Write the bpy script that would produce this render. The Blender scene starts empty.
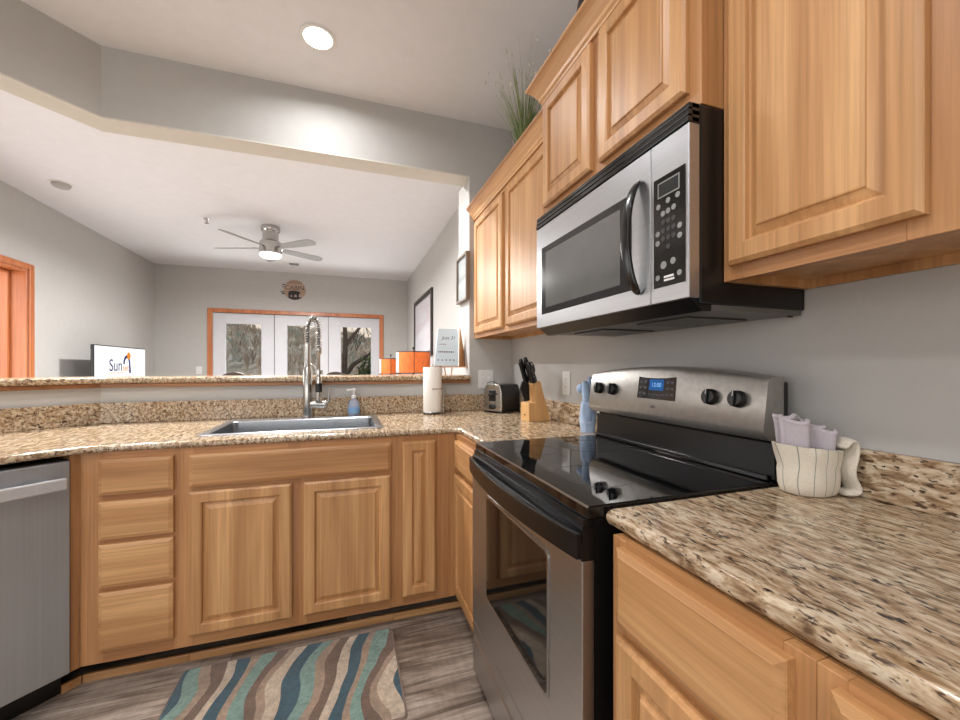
import bpy, bmesh, math, random
from mathutils import Matrix, Vector
random.seed(7)
PI = math.pi
SC = bpy.context.scene
COL = SC.collection

# ------------------------------------------------------------------ camera
cam_d = bpy.data.cameras.new('camera')
cam = bpy.data.objects.new('camera', cam_d); COL.objects.link(cam)
cam.location = (0, 0, 1.204)
cam.rotation_euler = (PI/2, 0, -0.3259)
cam_d.sensor_width = 36.0
cam_d.lens = 395.2/960*36
cam_d.shift_y = (367.6-360)/960
cam_d.clip_start = 0.02; cam_d.clip_end = 800
SC.camera = cam

# ------------------------------------------------------------------ world, view
SC.view_settings.view_transform = 'Standard'
SC.view_settings.look = 'None'
SC.view_settings.exposure = 0.0
SC.view_settings.gamma = 1.0
SC.view_settings.use_curve_mapping = False
W = bpy.data.worlds.new('world'); SC.world = W; W.use_nodes = True
nt = W.node_tree; nt.nodes.clear()
o = nt.nodes.new('ShaderNodeOutputWorld'); bg = nt.nodes.new('ShaderNodeBackground')
tc = nt.nodes.new('ShaderNodeTexCoord'); sx = nt.nodes.new('ShaderNodeSeparateXYZ'); cr = nt.nodes.new('ShaderNodeValToRGB')
nt.links.new(tc.outputs['Generated'], sx.inputs[0]); nt.links.new(sx.outputs['Z'], cr.inputs[0])
cr.color_ramp.elements[0].position = 0.0; cr.color_ramp.elements[0].color = (0.95, 0.72, 0.52, 1)
cr.color_ramp.elements[1].position = 0.6; cr.color_ramp.elements[1].color = (0.62, 0.74, 0.9, 1)
e = cr.color_ramp.elements.new(0.16); e.color = (0.93, 0.84, 0.76, 1)
nt.links.new(cr.outputs[0], bg.inputs[0]); bg.inputs[1].default_value = 1.0
nt.links.new(bg.outputs[0], o.inputs[0])

def area_light(name, loc, rot, sx_, sy_, power, color=(1, 1, 1), shape='RECTANGLE', spread=PI):
    d = bpy.data.lights.new(name, 'AREA'); d.shape = shape; d.size = sx_
    if shape == 'RECTANGLE': d.size_y = sy_
    d.energy = power; d.color = color; d.spread = spread
    ob = bpy.data.objects.new(name, d); ob.location = loc; ob.rotation_euler = rot; COL.objects.link(ob)
    return ob
# fill lamps added at assumed kitchen windows behind the camera, daylight at the patio door on the left of the living room
area_light('rear_window_fill', (-1.2, -2.46, 1.55), (PI/2, 0, 0), 2.0, 1.3, 26, (0.94, 0.97, 1.0))
area_light('left_window_fill', (-2.88, -0.9, 1.5), (0, -PI/2, 0), 1.5, 1.8, 22, (0.94, 0.97, 1.0))
area_light('patio_door_daylight', (-3.35, 3.2, 1.2), (0, -PI/2-0.15, 0), 2.0, 3.4, 62, (0.97, 0.98, 1.0))
area_light('deck_bounce_fill', (-0.75, 8.75, 0.25), (-PI/2-1.05, 0, 0), 2.6, 1.2, 105, (1.0, 0.98, 0.95))  # added fill low outside the french doors, stands in for deck bounce

# ------------------------------------------------------------------ materials
def lin(c):
    c = c/255.0
    return c/12.92 if c <= 0.04045 else ((c+0.055)/1.055)**2.4
def rgb(r, g, b): return (lin(r), lin(g), lin(b), 1)
class NT:
    def __init__(s, name):
        s.m = bpy.data.materials.new(name); s.m.use_nodes = True
        s.t = s.m.node_tree; s.t.nodes.clear()
        s.out = s.n('ShaderNodeOutputMaterial'); s.b = s.n('ShaderNodeBsdfPrincipled')
        s.l(s.b.outputs[0], s.out.inputs[0])
    def n(s, t, **k):
        x = s.t.nodes.new(t)
        for a, v in k.items(): setattr(x, a, v)
        return x
    def l(s, a, b): s.t.links.new(a, b)
    def coord(s, scale=(1, 1, 1), rot=(0, 0, 0), which='Object'):
        tc = s.n('ShaderNodeTexCoord'); mp = s.n('ShaderNodeMapping')
        mp.inputs['Scale'].default_value = scale; mp.inputs['Rotation'].default_value = rot
        s.l(tc.outputs[which], mp.inputs['Vector']); return mp.outputs[0]
    def noise(s, vec, scale, detail=4, rough=0.55, dist=0.0):
        x = s.n('ShaderNodeTexNoise'); x.inputs['Scale'].default_value = scale; x.inputs['Detail'].default_value = detail
        x.inputs['Roughness'].default_value = rough; x.inputs['Distortion'].default_value = dist
        s.l(vec, x.inputs['Vector']); return x.outputs['Fac']
    def ramp(s, fac, stops, interp='LINEAR'):
        x = s.n('ShaderNodeValToRGB'); r = x.color_ramp; r.interpolation = interp
        while len(r.elements) < len(stops): r.elements.new(0.5)
        for e, (p, c) in zip(r.elements, stops): e.position = p; e.color = c
        s.l(fac, x.inputs[0]); return x.outputs[0]
    def mix(s, fac, a, b, mode='MIX'):
        x = s.n('ShaderNodeMix', data_type='RGBA', blend_type=mode)
        if isinstance(fac, float): x.inputs[0].default_value = fac
        else: s.l(fac, x.inputs[0])
        for i, v in ((6, a), (7, b)):
            if isinstance(v, tuple): x.inputs[i].default_value = v
            else: s.l(v, x.inputs[i])
        return x.outputs[2]
    def math(s, op, a, b=0.0, c=0.0):
        x = s.n('ShaderNodeMath', operation=op)
        for i, v in enumerate((a, b, c)):
            if isinstance(v, (int, float)): x.inputs[i].default_value = v
            else: s.l(v, x.inputs[i])
        return x.outputs[0]
    def bump(s, h, strength=0.2, dist=0.01):
        x = s.n('ShaderNodeBump'); x.inputs['Strength'].default_value = strength; x.inputs['Distance'].default_value = dist
        s.l(h, x.inputs['Height']); s.l(x.outputs[0], s.b.inputs['Normal'])
    def base(s, c):
        if isinstance(c, tuple): s.b.inputs['Base Color'].default_value = c
        else: s.l(c, s.b.inputs['Base Color'])
    def set(s, **k):
        for a, v in k.items(): s.b.inputs[a.replace('_', ' ')].default_value = v
        return s

def plain(name, c, rough=0.5, metal=0.0, coat=0.0, bumpn=None, var=0.06, vscale=14):
    m = NT(name); v = m.coord()
    f = m.noise(v, vscale)
    d = tuple(x*(1-var) for x in c[:3])+(1,); u = tuple(min(1, x*(1+var)) for x in c[:3])+(1,)
    m.base(m.ramp(f, [(0.3, d), (0.7, u)])); m.set(Roughness=rough, Metallic=metal)
    m.b.inputs['Coat Weight'].default_value = coat
    if bumpn: m.bump(m.noise(m.coord(), bumpn[0], 3), bumpn[1], bumpn[2])
    return m.m

def wood(name, axis, light=(212, 166, 115), dark=(172, 122, 76), rough=0.42, strips=True, coat=0.12):
    m = NT(name)
    sc = {'x': (0.9, 14, 14), 'y': (14, 0.9, 14), 'z': (14, 14, 0.9)}[axis]
    oi = m.n('ShaderNodeObjectInfo')
    tc = m.n('ShaderNodeTexCoord'); add = m.n('ShaderNodeVectorMath', operation='ADD')
    rn = m.n('ShaderNodeVectorMath', operation='SCALE'); cmb = m.n('ShaderNodeCombineXYZ')
    for i in range(3): m.l(oi.outputs['Random'], cmb.inputs[i])
    m.l(cmb.outputs[0], rn.inputs[0]); rn.inputs['Scale'].default_value = 3.7
    m.l(tc.outputs['Object'], add.inputs[0]); m.l(rn.outputs[0], add.inputs[1])
    mp = m.n('ShaderNodeMapping'); mp.inputs['Scale'].default_value = sc; m.l(add.outputs[0], mp.inputs[0])
    mp2 = m.n('ShaderNodeMapping'); mp2.inputs['Scale'].default_value = tuple(q*5 if q > 1 else q*1.5 for q in sc); m.l(add.outputs[0], mp2.inputs[0])
    big = m.noise(mp.outputs[0], 0.9, 3, 0.5, 0.8)
    fine = m.noise(mp2.outputs[0], 1.6, 5, 0.65)
    c = m.ramp(big, [(0.28, rgb(*dark)), (0.5, rgb(*[(a+b)//2 for a, b in zip(light, dark)])), (0.72, rgb(*light))])
    f2 = m.ramp(fine, [(0.3, (0.80, 0.78, 0.74, 1)), (0.62, (1.06, 1.06, 1.06, 1))])
    c = m.mix(1.0, c, f2, 'MULTIPLY')
    if strips:
        sp = m.n('ShaderNodeSeparateXYZ'); m.l(add.outputs[0], sp.inputs[0])
        q = m.math('ADD', sp.outputs[0], sp.outputs[1]) if axis == 'z' else sp.outputs[2]
        st = m.math('FLOOR', m.math('MULTIPLY', q, 13.0 if axis == 'z' else 9.0))
        wn = m.n('ShaderNodeTexWhiteNoise', noise_dimensions='1D'); m.l(st, wn.inputs['W'])
        g = m.ramp(wn.outputs['Value'], [(0.0, (0.90, 0.88, 0.85, 1)), (1.0, (1.07, 1.07, 1.07, 1))])
        c = m.mix(1.0, c, g, 'MULTIPLY')
    m.base(c); m.set(Roughness=rough); m.b.inputs['Coat Weight'].default_value = coat; m.b.inputs['Coat Roughness'].default_value = 0.3
    m.bump(fine, 0.05, 0.002)
    return m.m

def granite():
    m = NT('granite')
    ROT = (math.radians(34), 0.12, math.radians(-28))
    a = m.noise(m.coord((88, 24, 70), ROT), 1.0, 4, 0.62, 0.5); b = m.noise(m.coord((135, 38, 105), ROT), 1.0, 3, 0.6, 0.3)
    c = m.noise(m.coord((14, 7, 12), ROT), 1.0, 4, 0.6, 0.5); d = m.noise(m.coord((64, 30, 56), ROT), 1.3, 3, 0.6, 0.6)
    col = m.ramp(a, [(0.30, rgb(92, 70, 52)), (0.41, rgb(140, 114, 86)), (0.50, rgb(176, 154, 126)), (0.61, rgb(208, 193, 169)), (0.75, rgb(176, 156, 128))])
    col = m.mix(m.ramp(c, [(0.4, (0, 0, 0, 1)), (0.62, (0.6, 0.6, 0.6, 1))]), col, m.mix(0.5, col, rgb(184, 150, 112)))
    dk = m.ramp(b, [(0.36, (1, 1, 1, 1)), (0.44, (0, 0, 0, 1))]); col = m.mix(dk, col, rgb(80, 61, 47))
    bk = m.ramp(d, [(0.34, (1, 1, 1, 1)), (0.385, (0, 0, 0, 1))]); col = m.mix(bk, col, rgb(58, 48, 42))
    m.base(col); m.set(Roughness=0.15)
    return m.m

def floor_mat():
    m = NT('vinyl_plank')
    br = m.n('ShaderNodeTexBrick'); v = m.coord((1, 1, 1)); m.l(v, br.inputs['Vector'])
    br.offset = 0.37; br.inputs['Scale'].default_value = 1.0
    br.inputs['Brick Width'].default_value = 1.22; br.inputs['Row Height'].default_value = 0.15
    br.inputs['Mortar Size'].default_value = 0.0012; br.inputs['Bias'].default_value = 0.0
    br.inputs['Color1'].default_value = rgb(132, 118, 106); br.inputs['Color2'].default_value = rgb(186, 174, 162); br.inputs['Mortar'].default_value = rgb(84, 74, 66)
    g = m.noise(m.coord((2.2, 34, 1)), 1.0, 6, 0.7, 0.4); g2 = m.noise(m.coord((1.4, 9, 1)), 1.0, 4, 0.6, 1.2); g3 = m.noise(m.coord((40, 5, 1)), 1.0, 3, 0.7)
    c = m.mix(1.0, br.outputs['Color'], m.ramp(g, [(0.34, (0.42, 0.38, 0.36, 1)), (0.58, (1.22, 1.22, 1.22, 1))]), 'MULTIPLY')
    c = m.mix(1.0, c, m.ramp(g2, [(0.36, (0.5, 0.46, 0.43, 1)), (0.6, (1.25, 1.25, 1.25, 1))]), 'MULTIPLY')
    c = m.mix(1.0, c, m.ramp(g3, [(0.3, (0.86, 0.86, 0.86, 1)), (0.6, (1.04, 1.04, 1.04, 1))]), 'MULTIPLY')
    m.base(c); m.set(Roughness=0.45); m.bump(g, 0.15, 0.002)
    return m.m

def rug_mat():
    m = NT('rug_pile')
    v = m.coord((1, 1, 1))
    sp = m.n('ShaderNodeSeparateXYZ'); m.l(v, sp.inputs[0])
    x, y = sp.outputs[0], sp.outputs[1]
    w1 = m.math('MULTIPLY', m.math('SINE', m.math('ADD', m.math('MULTIPLY', y, 11.0), m.math('MULTIPLY', x, 5.0))), 0.016)
    w2 = m.math('MULTIPLY', m.math('SINE', m.math('ADD', m.math('MULTIPLY', y, 19.0), m.math('MULTIPLY', x, -9.0))), 0.016)
    nz = m.math('MULTIPLY', m.noise(m.coord((5, 2.5, 1)), 1.0, 2), 0.075)
    u = m.math('ADD', m.math('ADD', x, m.math('MULTIPLY', y, -0.26)), m.math('ADD', m.math('ADD', w1, w2), nz))
    fr = m.math('FRACT', m.math('ADD', m.math('DIVIDE', u, 0.45), 0.08))
    T, M_, C, B, N = rgb(50, 86, 100), rgb(126, 158, 148), rgb(204, 186, 164), rgb(118, 94, 78), rgb(168, 144, 122)
    c = m.ramp(fr, [(0.0, C), (0.11, T), (0.24, M_), (0.34, N), (0.42, B), (0.52, C), (0.60, T), (0.70, N), (0.76, M_), (0.86, B), (0.94, N)], 'CONSTANT')
    f = m.noise(m.coord((1, 1, 1)), 260, 2, 0.6); f2 = m.noise(m.coord((1, 1, 1)), 70, 3, 0.6)
    c = m.mix(1.0, c, m.ramp(f2, [(0.3, (0.78, 0.78, 0.78, 1)), (0.7, (1.16, 1.16, 1.16, 1))]), 'MULTIPLY')
    f3 = m.noise(m.coord((1, 1, 1)), 24, 4, 0.7); c = m.mix(1.0, c, m.ramp(f3, [(0.35, (0.84, 0.84, 0.84, 1)), (0.62, (1.1, 1.1, 1.1, 1))]), 'MULTIPLY')
    m.base(c); m.set(Roughness=0.95); m.b.inputs['Sheen Weight'].default_value = 0.4; m.bump(f, 0.9, 0.004)
    return m.m

def steel(name='stainless', c=(178, 178, 178), rough=0.3, axis=1, metal=1.0):
    m = NT(name); s = [160, 160, 160]; s[axis] = 1.2
    f = m.noise(m.coord(tuple(s)), 1.0, 3, 0.6)
    m.base(m.ramp(f, [(0.2, rgb(*[int(q*0.94) for q in c])), (0.8, rgb(*c))])); m.set(Roughness=rough, Metallic=metal)
    m.bump(f, 0.03, 0.001)
    return m.m

def glass(name='window_glass', tint=(0.97, 0.98, 0.98, 1)):
    m = bpy.data.materials.new(name); m.use_nodes = True; t = m.node_tree; t.nodes.clear()
    o = t.nodes.new('ShaderNodeOutputMaterial'); mx = t.nodes.new('ShaderNodeMixShader'); tr = t.nodes.new('ShaderNodeBsdfTransparent')
    gl = t.nodes.new('ShaderNodeBsdfGlossy'); gl.inputs['Roughness'].default_value = 0.02
    fr = t.nodes.new('ShaderNodeFresnel'); fr.inputs['IOR'].default_value = 1.12
    tr.inputs['Color'].default_value = tint
    t.links.new(fr.outputs[0], mx.inputs[0]); t.links.new(tr.outputs[0], mx.inputs[1]); t.links.new(gl.outputs[0], mx.inputs[2]); t.links.new(mx.outputs[0], o.inputs[0])
    return m

def emit(name, c, s):
    m = bpy.data.materials.new(name); m.use_nodes = True; t = m.node_tree; t.nodes.clear()
    o = t.nodes.new('ShaderNodeOutputMaterial'); e = t.nodes.new('ShaderNodeEmission'); e.inputs[0].default_value = c; e.inputs[1].default_value = s
    t.links.new(e.outputs[0], o.inputs[0]); return m

def striped(name, base, stripe, axis_scale):
    m = NT(name); v = m.coord(); sp = m.n('ShaderNodeSeparateXYZ'); m.l(v, sp.inputs[0])
    return m, sp

WZ = wood('alder_vertical', 'z'); WX = wood('alder_along_x', 'x'); FD = ((194, 144, 96), (158, 108, 66)); FZ_ = wood('frame_alder_vertical', 'z', *FD); FX_ = wood('frame_alder_along_x', 'x', *FD); FY_ = wood('frame_alder_along_y', 'y', *FD); WY = wood('alder_along_y', 'y')
TRIMW = wood('orange_oak_trim', 'z', (205, 132, 84), (176, 100, 58), 0.35)
GR = granite()
WALL = plain('wall_paint', rgb(184, 182, 178), 0.75, var=0.02, bumpn=(70, 0.22, 0.002))
CEIL = plain('ceiling_paint', rgb(226, 226, 229), 0.85, var=0.02, bumpn=(35, 0.2, 0.002))
TRIMP = plain('soffit_cream', rgb(205, 201, 192), 0.7, var=0.02)
WHITE = plain('white_paint', rgb(208, 209, 214), 0.45, var=0.02)
WPLAST = plain('white_plastic', rgb(225, 224, 220), 0.35, var=0.01)
SS = steel('stainless_range', (186, 184, 182), 0.36, 1)
SSX = steel('stainless_sink', (190, 192, 194), 0.24, 0)
SSP = plain('stainless_panel', rgb(172, 169, 164), 0.36, 0.85, var=0.10, vscale=55)
SSD = steel('stainless_dishwasher', (186, 190, 194), 0.42, 2, 0.8)
CHROME = plain('brushed_nickel', rgb(190, 188, 184), 0.22, 1.0)
BLK = plain('black_gloss', rgb(10, 10, 11), 0.14, coat=0.3)
BLKM = plain('black_satin', rgb(13, 13, 14), 0.35)
BGLASS = plain('black_ceramic_glass', rgb(12, 12, 13), 0.035)
FLOOR = floor_mat(); RUG = rug_mat(); GLASS = glass()
DKWOOD = plain('dark_brown_wood', rgb(58, 44, 36), 0.4)
BAMBOO = wood('beech_block', 'z', (214, 168, 112), (196, 148, 94), 0.4, False)
GREYBTN = plain('grey_button', rgb(140, 140, 137), 0.5)
LAMP = emit('lamp_lens', (1.0, 0.96, 0.9, 1), 9.0)

# ------------------------------------------------------------------ mesh helpers
class MB:
    def __init__(s, T=None): s.v = []; s.f = []; s.T = T
    def add(s, vs, fs):
        b = len(s.v)
        for p in vs:
            p = Vector(p); s.v.append(s.T @ p if s.T is not None else p)
        s.f += [tuple(i+b for i in f) for f in fs]; return s
    def box(s, x0, x1, y0, y1, z0, z1):
        return s.add([(x0,y0,z0),(x1,y0,z0),(x1,y1,z0),(x0,y1,z0),(x0,y0,z1),(x1,y0,z1),(x1,y1,z1),(x0,y1,z1)],
                     [(0,3,2,1),(4,5,6,7),(0,1,5,4),(1,2,6,5),(2,3,7,6),(3,0,4,7)])
    def prism(s, poly, z0, z1):
        n = len(poly)
        return s.add([(x, y, z0) for x, y in poly]+[(x, y, z1) for x, y in poly],
                     [tuple(range(n))[::-1], tuple(range(n, 2*n))]+[(i, (i+1) % n, n+(i+1) % n, n+i) for i in range(n)])
    def loft(s, loops, cap0=True, cap1=True, closed=True):
        n = len(loops[0]); vs = [p for L in loops for p in L]; fs = []
        for k in range(len(loops)-1):
            for i in range(n if closed else n-1):
                j = (i+1) % n; fs.append((k*n+i, k*n+j, (k+1)*n+j, (k+1)*n+i))
        if cap0: fs.append(tuple(range(n))[::-1])
        if cap1: fs.append(tuple(range((len(loops)-1)*n, len(loops)*n)))
        return s.add(vs, fs)
    def lathe(s, prof, c=(0, 0, 0), seg=32, axis='z', cap0=True, cap1=True, sy=1.0):
        loops = []
        for r, z in prof:
            L = []
            for i in range(seg):
                a = 2*PI*i/seg; x, y = r*math.cos(a), r*math.sin(a)*sy
                p = {'z': (x, y, z), 'x': (z, x, y), 'y': (y, z, x)}[axis]
                L.append((p[0]+c[0], p[1]+c[1], p[2]+c[2]))
            loops.append(L)
        return s.loft(loops, cap0, cap1)
    def tube(s, pts, r, seg=12, cap=True):
        pts = [Vector(p) for p in pts]; n = len(pts); rs = r if isinstance(r, (list, tuple)) else [r]*n
        loops = []; up = None
        for i, p in enumerate(pts):
            t = (pts[min(i+1, n-1)]-pts[max(i-1, 0)]).normalized()
            if up is None:
                up = Vector((0, 0, 1)) if abs(t.z) < 0.9 else Vector((1, 0, 0))
            a = t.cross(up); 
            if a.length < 1e-6: a = t.cross(Vector((0, 1, 0)))
            a.normalize(); b = t.cross(a).normalized(); up = -b if (-b).dot(up) > 0 else b
            loops.append([tuple(p+a*rs[i]*math.cos(2*PI*k/seg)+b*rs[i]*math.sin(2*PI*k/seg)) for k in range(seg)])
        return s.loft(loops, cap, cap)
    def grid(s, fn, nu, nv):
        vs = [fn(i/nu, j/nv) for j in range(nv+1) for i in range(nu+1)]
        return s.add(vs, [(j*(nu+1)+i, j*(nu+1)+i+1, (j+1)*(nu+1)+i+1, (j+1)*(nu+1)+i) for j in range(nv) for i in range(nu)])

WL = {}
def obj(name, mb, mat, parent=None, local=False, bevel=0.0, smooth=None, loc=None, rz=0.0, seg=2, solid=0.0, subsurf=0):
    me = bpy.data.meshes.new(name)
    off = Vector((0, 0, 0))
    if parent is not None: off = WL.get(parent.name, Vector((0, 0, 0)))
    elif loc is not None: off = Vector(loc)
    vs = [tuple(v) if local else tuple(v-off) for v in mb.v]
    me.from_pydata(vs, [], mb.f); me.update()
    bm = bmesh.new(); bm.from_mesh(me); bmesh.ops.recalc_face_normals(bm, faces=bm.faces); bm.to_mesh(me); bm.free()
    if smooth is not None:
        me.shade_smooth(); me.set_sharp_from_angle(angle=math.radians(smooth))
    me.materials.append(mat)
    ob = bpy.data.objects.new(name, me); COL.objects.link(ob)
    if parent is not None: ob.parent = parent; WL[ob.name] = off
    else: WL[ob.name] = off; ob.location = off; ob.rotation_euler = (0, 0, rz)
    if solid:
        md = ob.modifiers.new('solid', 'SOLIDIFY'); md.thickness = solid; md.offset = 0
    if subsurf:
        md = ob.modifiers.new('sub', 'SUBSURF'); md.levels = subsurf; md.render_levels = subsurf
    if bevel:
        md = ob.modifiers.new('bevel', 'BEVEL'); md.width = bevel; md.segments = seg; md.limit_method = 'ANGLE'; md.angle_limit = math.radians(40)
        md.harden_normals = True if smooth is not None else False
    return ob
def thing(name, label, cat, loc=(0, 0, 0), rz=0.0, group=None):
    ob = bpy.data.objects.new(name, None); ob.empty_display_size = 0.05; COL.objects.link(ob)
    ob.location = loc; ob.rotation_euler = (0, 0, rz); WL[ob.name] = Vector(loc)
    ob['label'] = label; ob['category'] = cat
    if group: ob['group'] = group
    return ob
def tag(ob, label, cat, group=None):
    ob['label'] = label; ob['category'] = cat
    if group: ob['group'] = group
    return ob
def struct(name, mb, mat, **k):
    ob = obj(name, mb, mat, **k); ob['kind'] = 'structure'; return ob
def frame_T(P, u, n):
    u = Vector(u).normalized(); n = Vector(n).normalized(); up = Vector((0, 0, 1))
    return Matrix(((u.x, up.x, n.x, P[0]), (u.y, up.y, n.y, P[1]), (u.z, up.z, n.z, P[2]), (0, 0, 0, 1)))
def copy_tree(o, parent=None):
    c = o.copy(); COL.objects.link(c)
    if parent is not None: c.parent = parent
    for ch in list(o.children): copy_tree(ch, c)
    return c
def text_obj(name, s, size, T, mat, parent, extrude=0.0005, align='CENTER', shear=0.0, xs=1.0):
    cu = bpy.data.curves.new(name, 'FONT'); cu.body = s; cu.size = size; cu.extrude = extrude; cu.align_x = align; cu.align_y = 'CENTER'; cu.shear = shear
    tmp = bpy.data.objects.new(name, cu); COL.objects.link(tmp)
    dg = bpy.context.evaluated_depsgraph_get(); me = bpy.data.meshes.new_from_object(tmp.evaluated_get(dg))
    bpy.data.objects.remove(tmp); bpy.data.curves.remove(cu)
    off = WL.get(parent.name, Vector((0, 0, 0)))
    S = Matrix.Diagonal((xs, 1, 1, 1))
    me.transform(Matrix.Translation(-off) @ T @ S); me.materials.clear(); me.materials.append(mat); me.name = name
    ob = bpy.data.objects.new(name, me); COL.objects.link(ob); ob.parent = parent; return ob
def slab(name, outer, holes, z0, z1, bev, mat, parent=None):
    cu = bpy.data.curves.new(name, 'CURVE'); cu.dimensions = '2D'; cu.fill_mode = 'BOTH'
    for poly in [outer]+holes:
        sp = cu.splines.new('POLY'); sp.points.add(len(poly)-1)
        for p, q in zip(sp.points, poly): p.co = (q[0], q[1], 0, 1)
        sp.use_cyclic_u = True
    cu.extrude = (z1-z0)/2-bev; cu.bevel_depth = bev; cu.bevel_resolution = 4; cu.offset = -bev
    tmp = bpy.data.objects.new(name, cu); COL.objects.link(tmp)
    dg = bpy.context.evaluated_depsgraph_get(); me = bpy.data.meshes.new_from_object(tmp.evaluated_get(dg))
    bpy.data.objects.remove(tmp); bpy.data.curves.remove(cu)
    me.transform(Matrix.Translation((0, 0, (z0+z1)/2))); me.shade_smooth(); me.set_sharp_from_angle(angle=math.radians(40))
    me.materials.clear(); me.materials.append(mat)
    ob = bpy.data.objects.new(name, me); COL.objects.link(ob)
    if parent: ob.parent = parent
    return ob
def arc(cx, cy, r, a0, a1, n=8):
    return [(cx+r*math.cos(math.radians(a0+(a1-a0)*i/n)), cy+r*math.sin(math.radians(a0+(a1-a0)*i/n))) for i in range(n+1)]

# raised panel door in the plane frame T (u right, v up, w outwards); depth t behind w=0 plane front
def rect(u0, v0, u1, v1, w, ins=0): return [(u0+ins, v0+ins, w), (u1-ins, v0+ins, w), (u1-ins, v1-ins, w), (u0+ins, v1-ins, w)]
def panel_door(T, u0, u1, v0, v1, t=0.02, stile=0.045, slope=0.013):
    mb = MB(T); W_ = u1-u0
    st = min(stile, W_*0.3); sl = min(slope, (W_-2*st)*0.2)
    prof = [(0, 0), (0, t-0.0065), (0.0012, t-0.006), (0.0015, t-0.0052), (0.0075, t-0.0008), (0.0085, t), (st-0.004, t), (st, t-0.003), (st+0.002, t-0.012), (st+0.006, t-0.013), (st+0.009, t-0.0115), (st+0.010+sl, t-0.005), (st+0.0112+sl, t-0.0018), (st+0.014+sl, t-0.0005)]
    mb.loft([rect(u0, v0, u1, v1, w, i) for i, w in prof]); return mb
def slab_front(T, u0, u1, v0, v1, t=0.02):
    mb = MB(T)
    mb.loft([rect(u0, v0, u1, v1, w, i) for i, w in [(0, 0), (0, t-0.0065), (0.0012, t-0.006), (0.0015, t-0.0052), (0.0115, t-0.0010), (0.0125, t)]]); return mb

# ------------------------------------------------------------------ room shell
XR, XL, YF, YB, ZC = 1.11, -2.93, 7.7, -2.5, 2.88
struct('floor', MB().box(XL-0.5, XR+0.15, YB-0.15, YF+0.15, -0.1, 0), FLOOR)
struct('ceiling', MB().box(XL-0.15, XR+0.15, YB-0.15, YF+0.15, ZC, ZC+0.12), CEIL)
struct('wall_right', MB().box(XR, XR+0.15, YB-0.15, YF+0.15, 0, ZC), WALL)
DY0, DY1, DZ = 3.05, 5.04, 2.155
wl = MB(); wl.box(XL-0.25, XL, DY1, YF+0.15, 0, ZC); wl.box(XL-0.25, XL, 0.0, DY0, 0, ZC); wl.box(XL-0.25, XL, DY0, DY1, DZ, ZC)
wl.box(XL-0.25, XL, YB-0.15, -1.8, 0, ZC); wl.box(XL-0.25, XL, -1.8, 0, 0, 0.75); wl.box(XL-0.25, XL, -1.8, 0, 2.25, ZC)
struct('wall_left', wl, WALL)
FX0, FX1, FZ = -2.12, 0.59, 2.135
wf = MB(); wf.box(XL, FX0, YF, YF+0.15, 0, ZC); wf.box(FX1, XR, YF, YF+0.15, 0, ZC); wf.box(FX0, FX1, YF, YF+0.15, FZ, ZC)
struct('wall_far', wf, WALL)
wr = MB(); wr.box(XL, -2.2, YB-0.15, YB, 0, ZC); wr.box(-0.2, XR, YB-0.15, YB, 0, ZC); wr.box(-2.2, -0.2, YB-0.15, YB, 0, 0.9); wr.box(-2.2, -0.2, YB-0.15, YB, 2.2, ZC)
struct('wall_rear', wr, WALL)
# half wall, header and pier follow the same bent line
BX, HY, TH, XJ = -1.21, 2.58, 0.145, 0.795
BL = XL-BX                                    # negative run to the left wall at 45 degrees
k = TH*math.tan(math.radians(22.5))
def bent(y0, y1, xr, xl=XL):
    # strip between offsets y0 and y1 (from HY), bent 45 degrees at BX
    t0, t1 = math.tan(math.radians(22.5))*y0, math.tan(math.radians(22.5))*y1
    f = (BX-t0, HY+y0); b = (BX-t1, HY+y1)
    return [(xr, HY+y0), f, (xl, f[1]-(f[0]-xl)), (xl, b[1]-(b[0]-xl)), b, (xr, HY+y1)]
struct('wall_half', MB().prism(bent(0, TH, XJ), 0, 1.10), WALL)
struct('wall_header', MB().prism(bent(0, TH, XR), 2.512, ZC), WALL)
struct('trim_1', MB().prism(bent(-0.003, TH+0.003, XJ), 2.504, 2.512), TRIMP)
struct('wall_pier', MB().box(XJ, XR, HY, 2.85, 0, 2.512), WALL)
struct('baseboard_left', MB().box(XL, XL+0.015, DY1+0.1, YF, 0, 0.09), TRIMW)
struct('baseboard_far', MB().box(XL, FX0-0.08, YF-0.015, YF, 0, 0.09), TRIMW)
struct('baseboard_right', MB().box(XR-0.015, XR, 2.85, YF, 0, 0.09), TRIMW)

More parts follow.
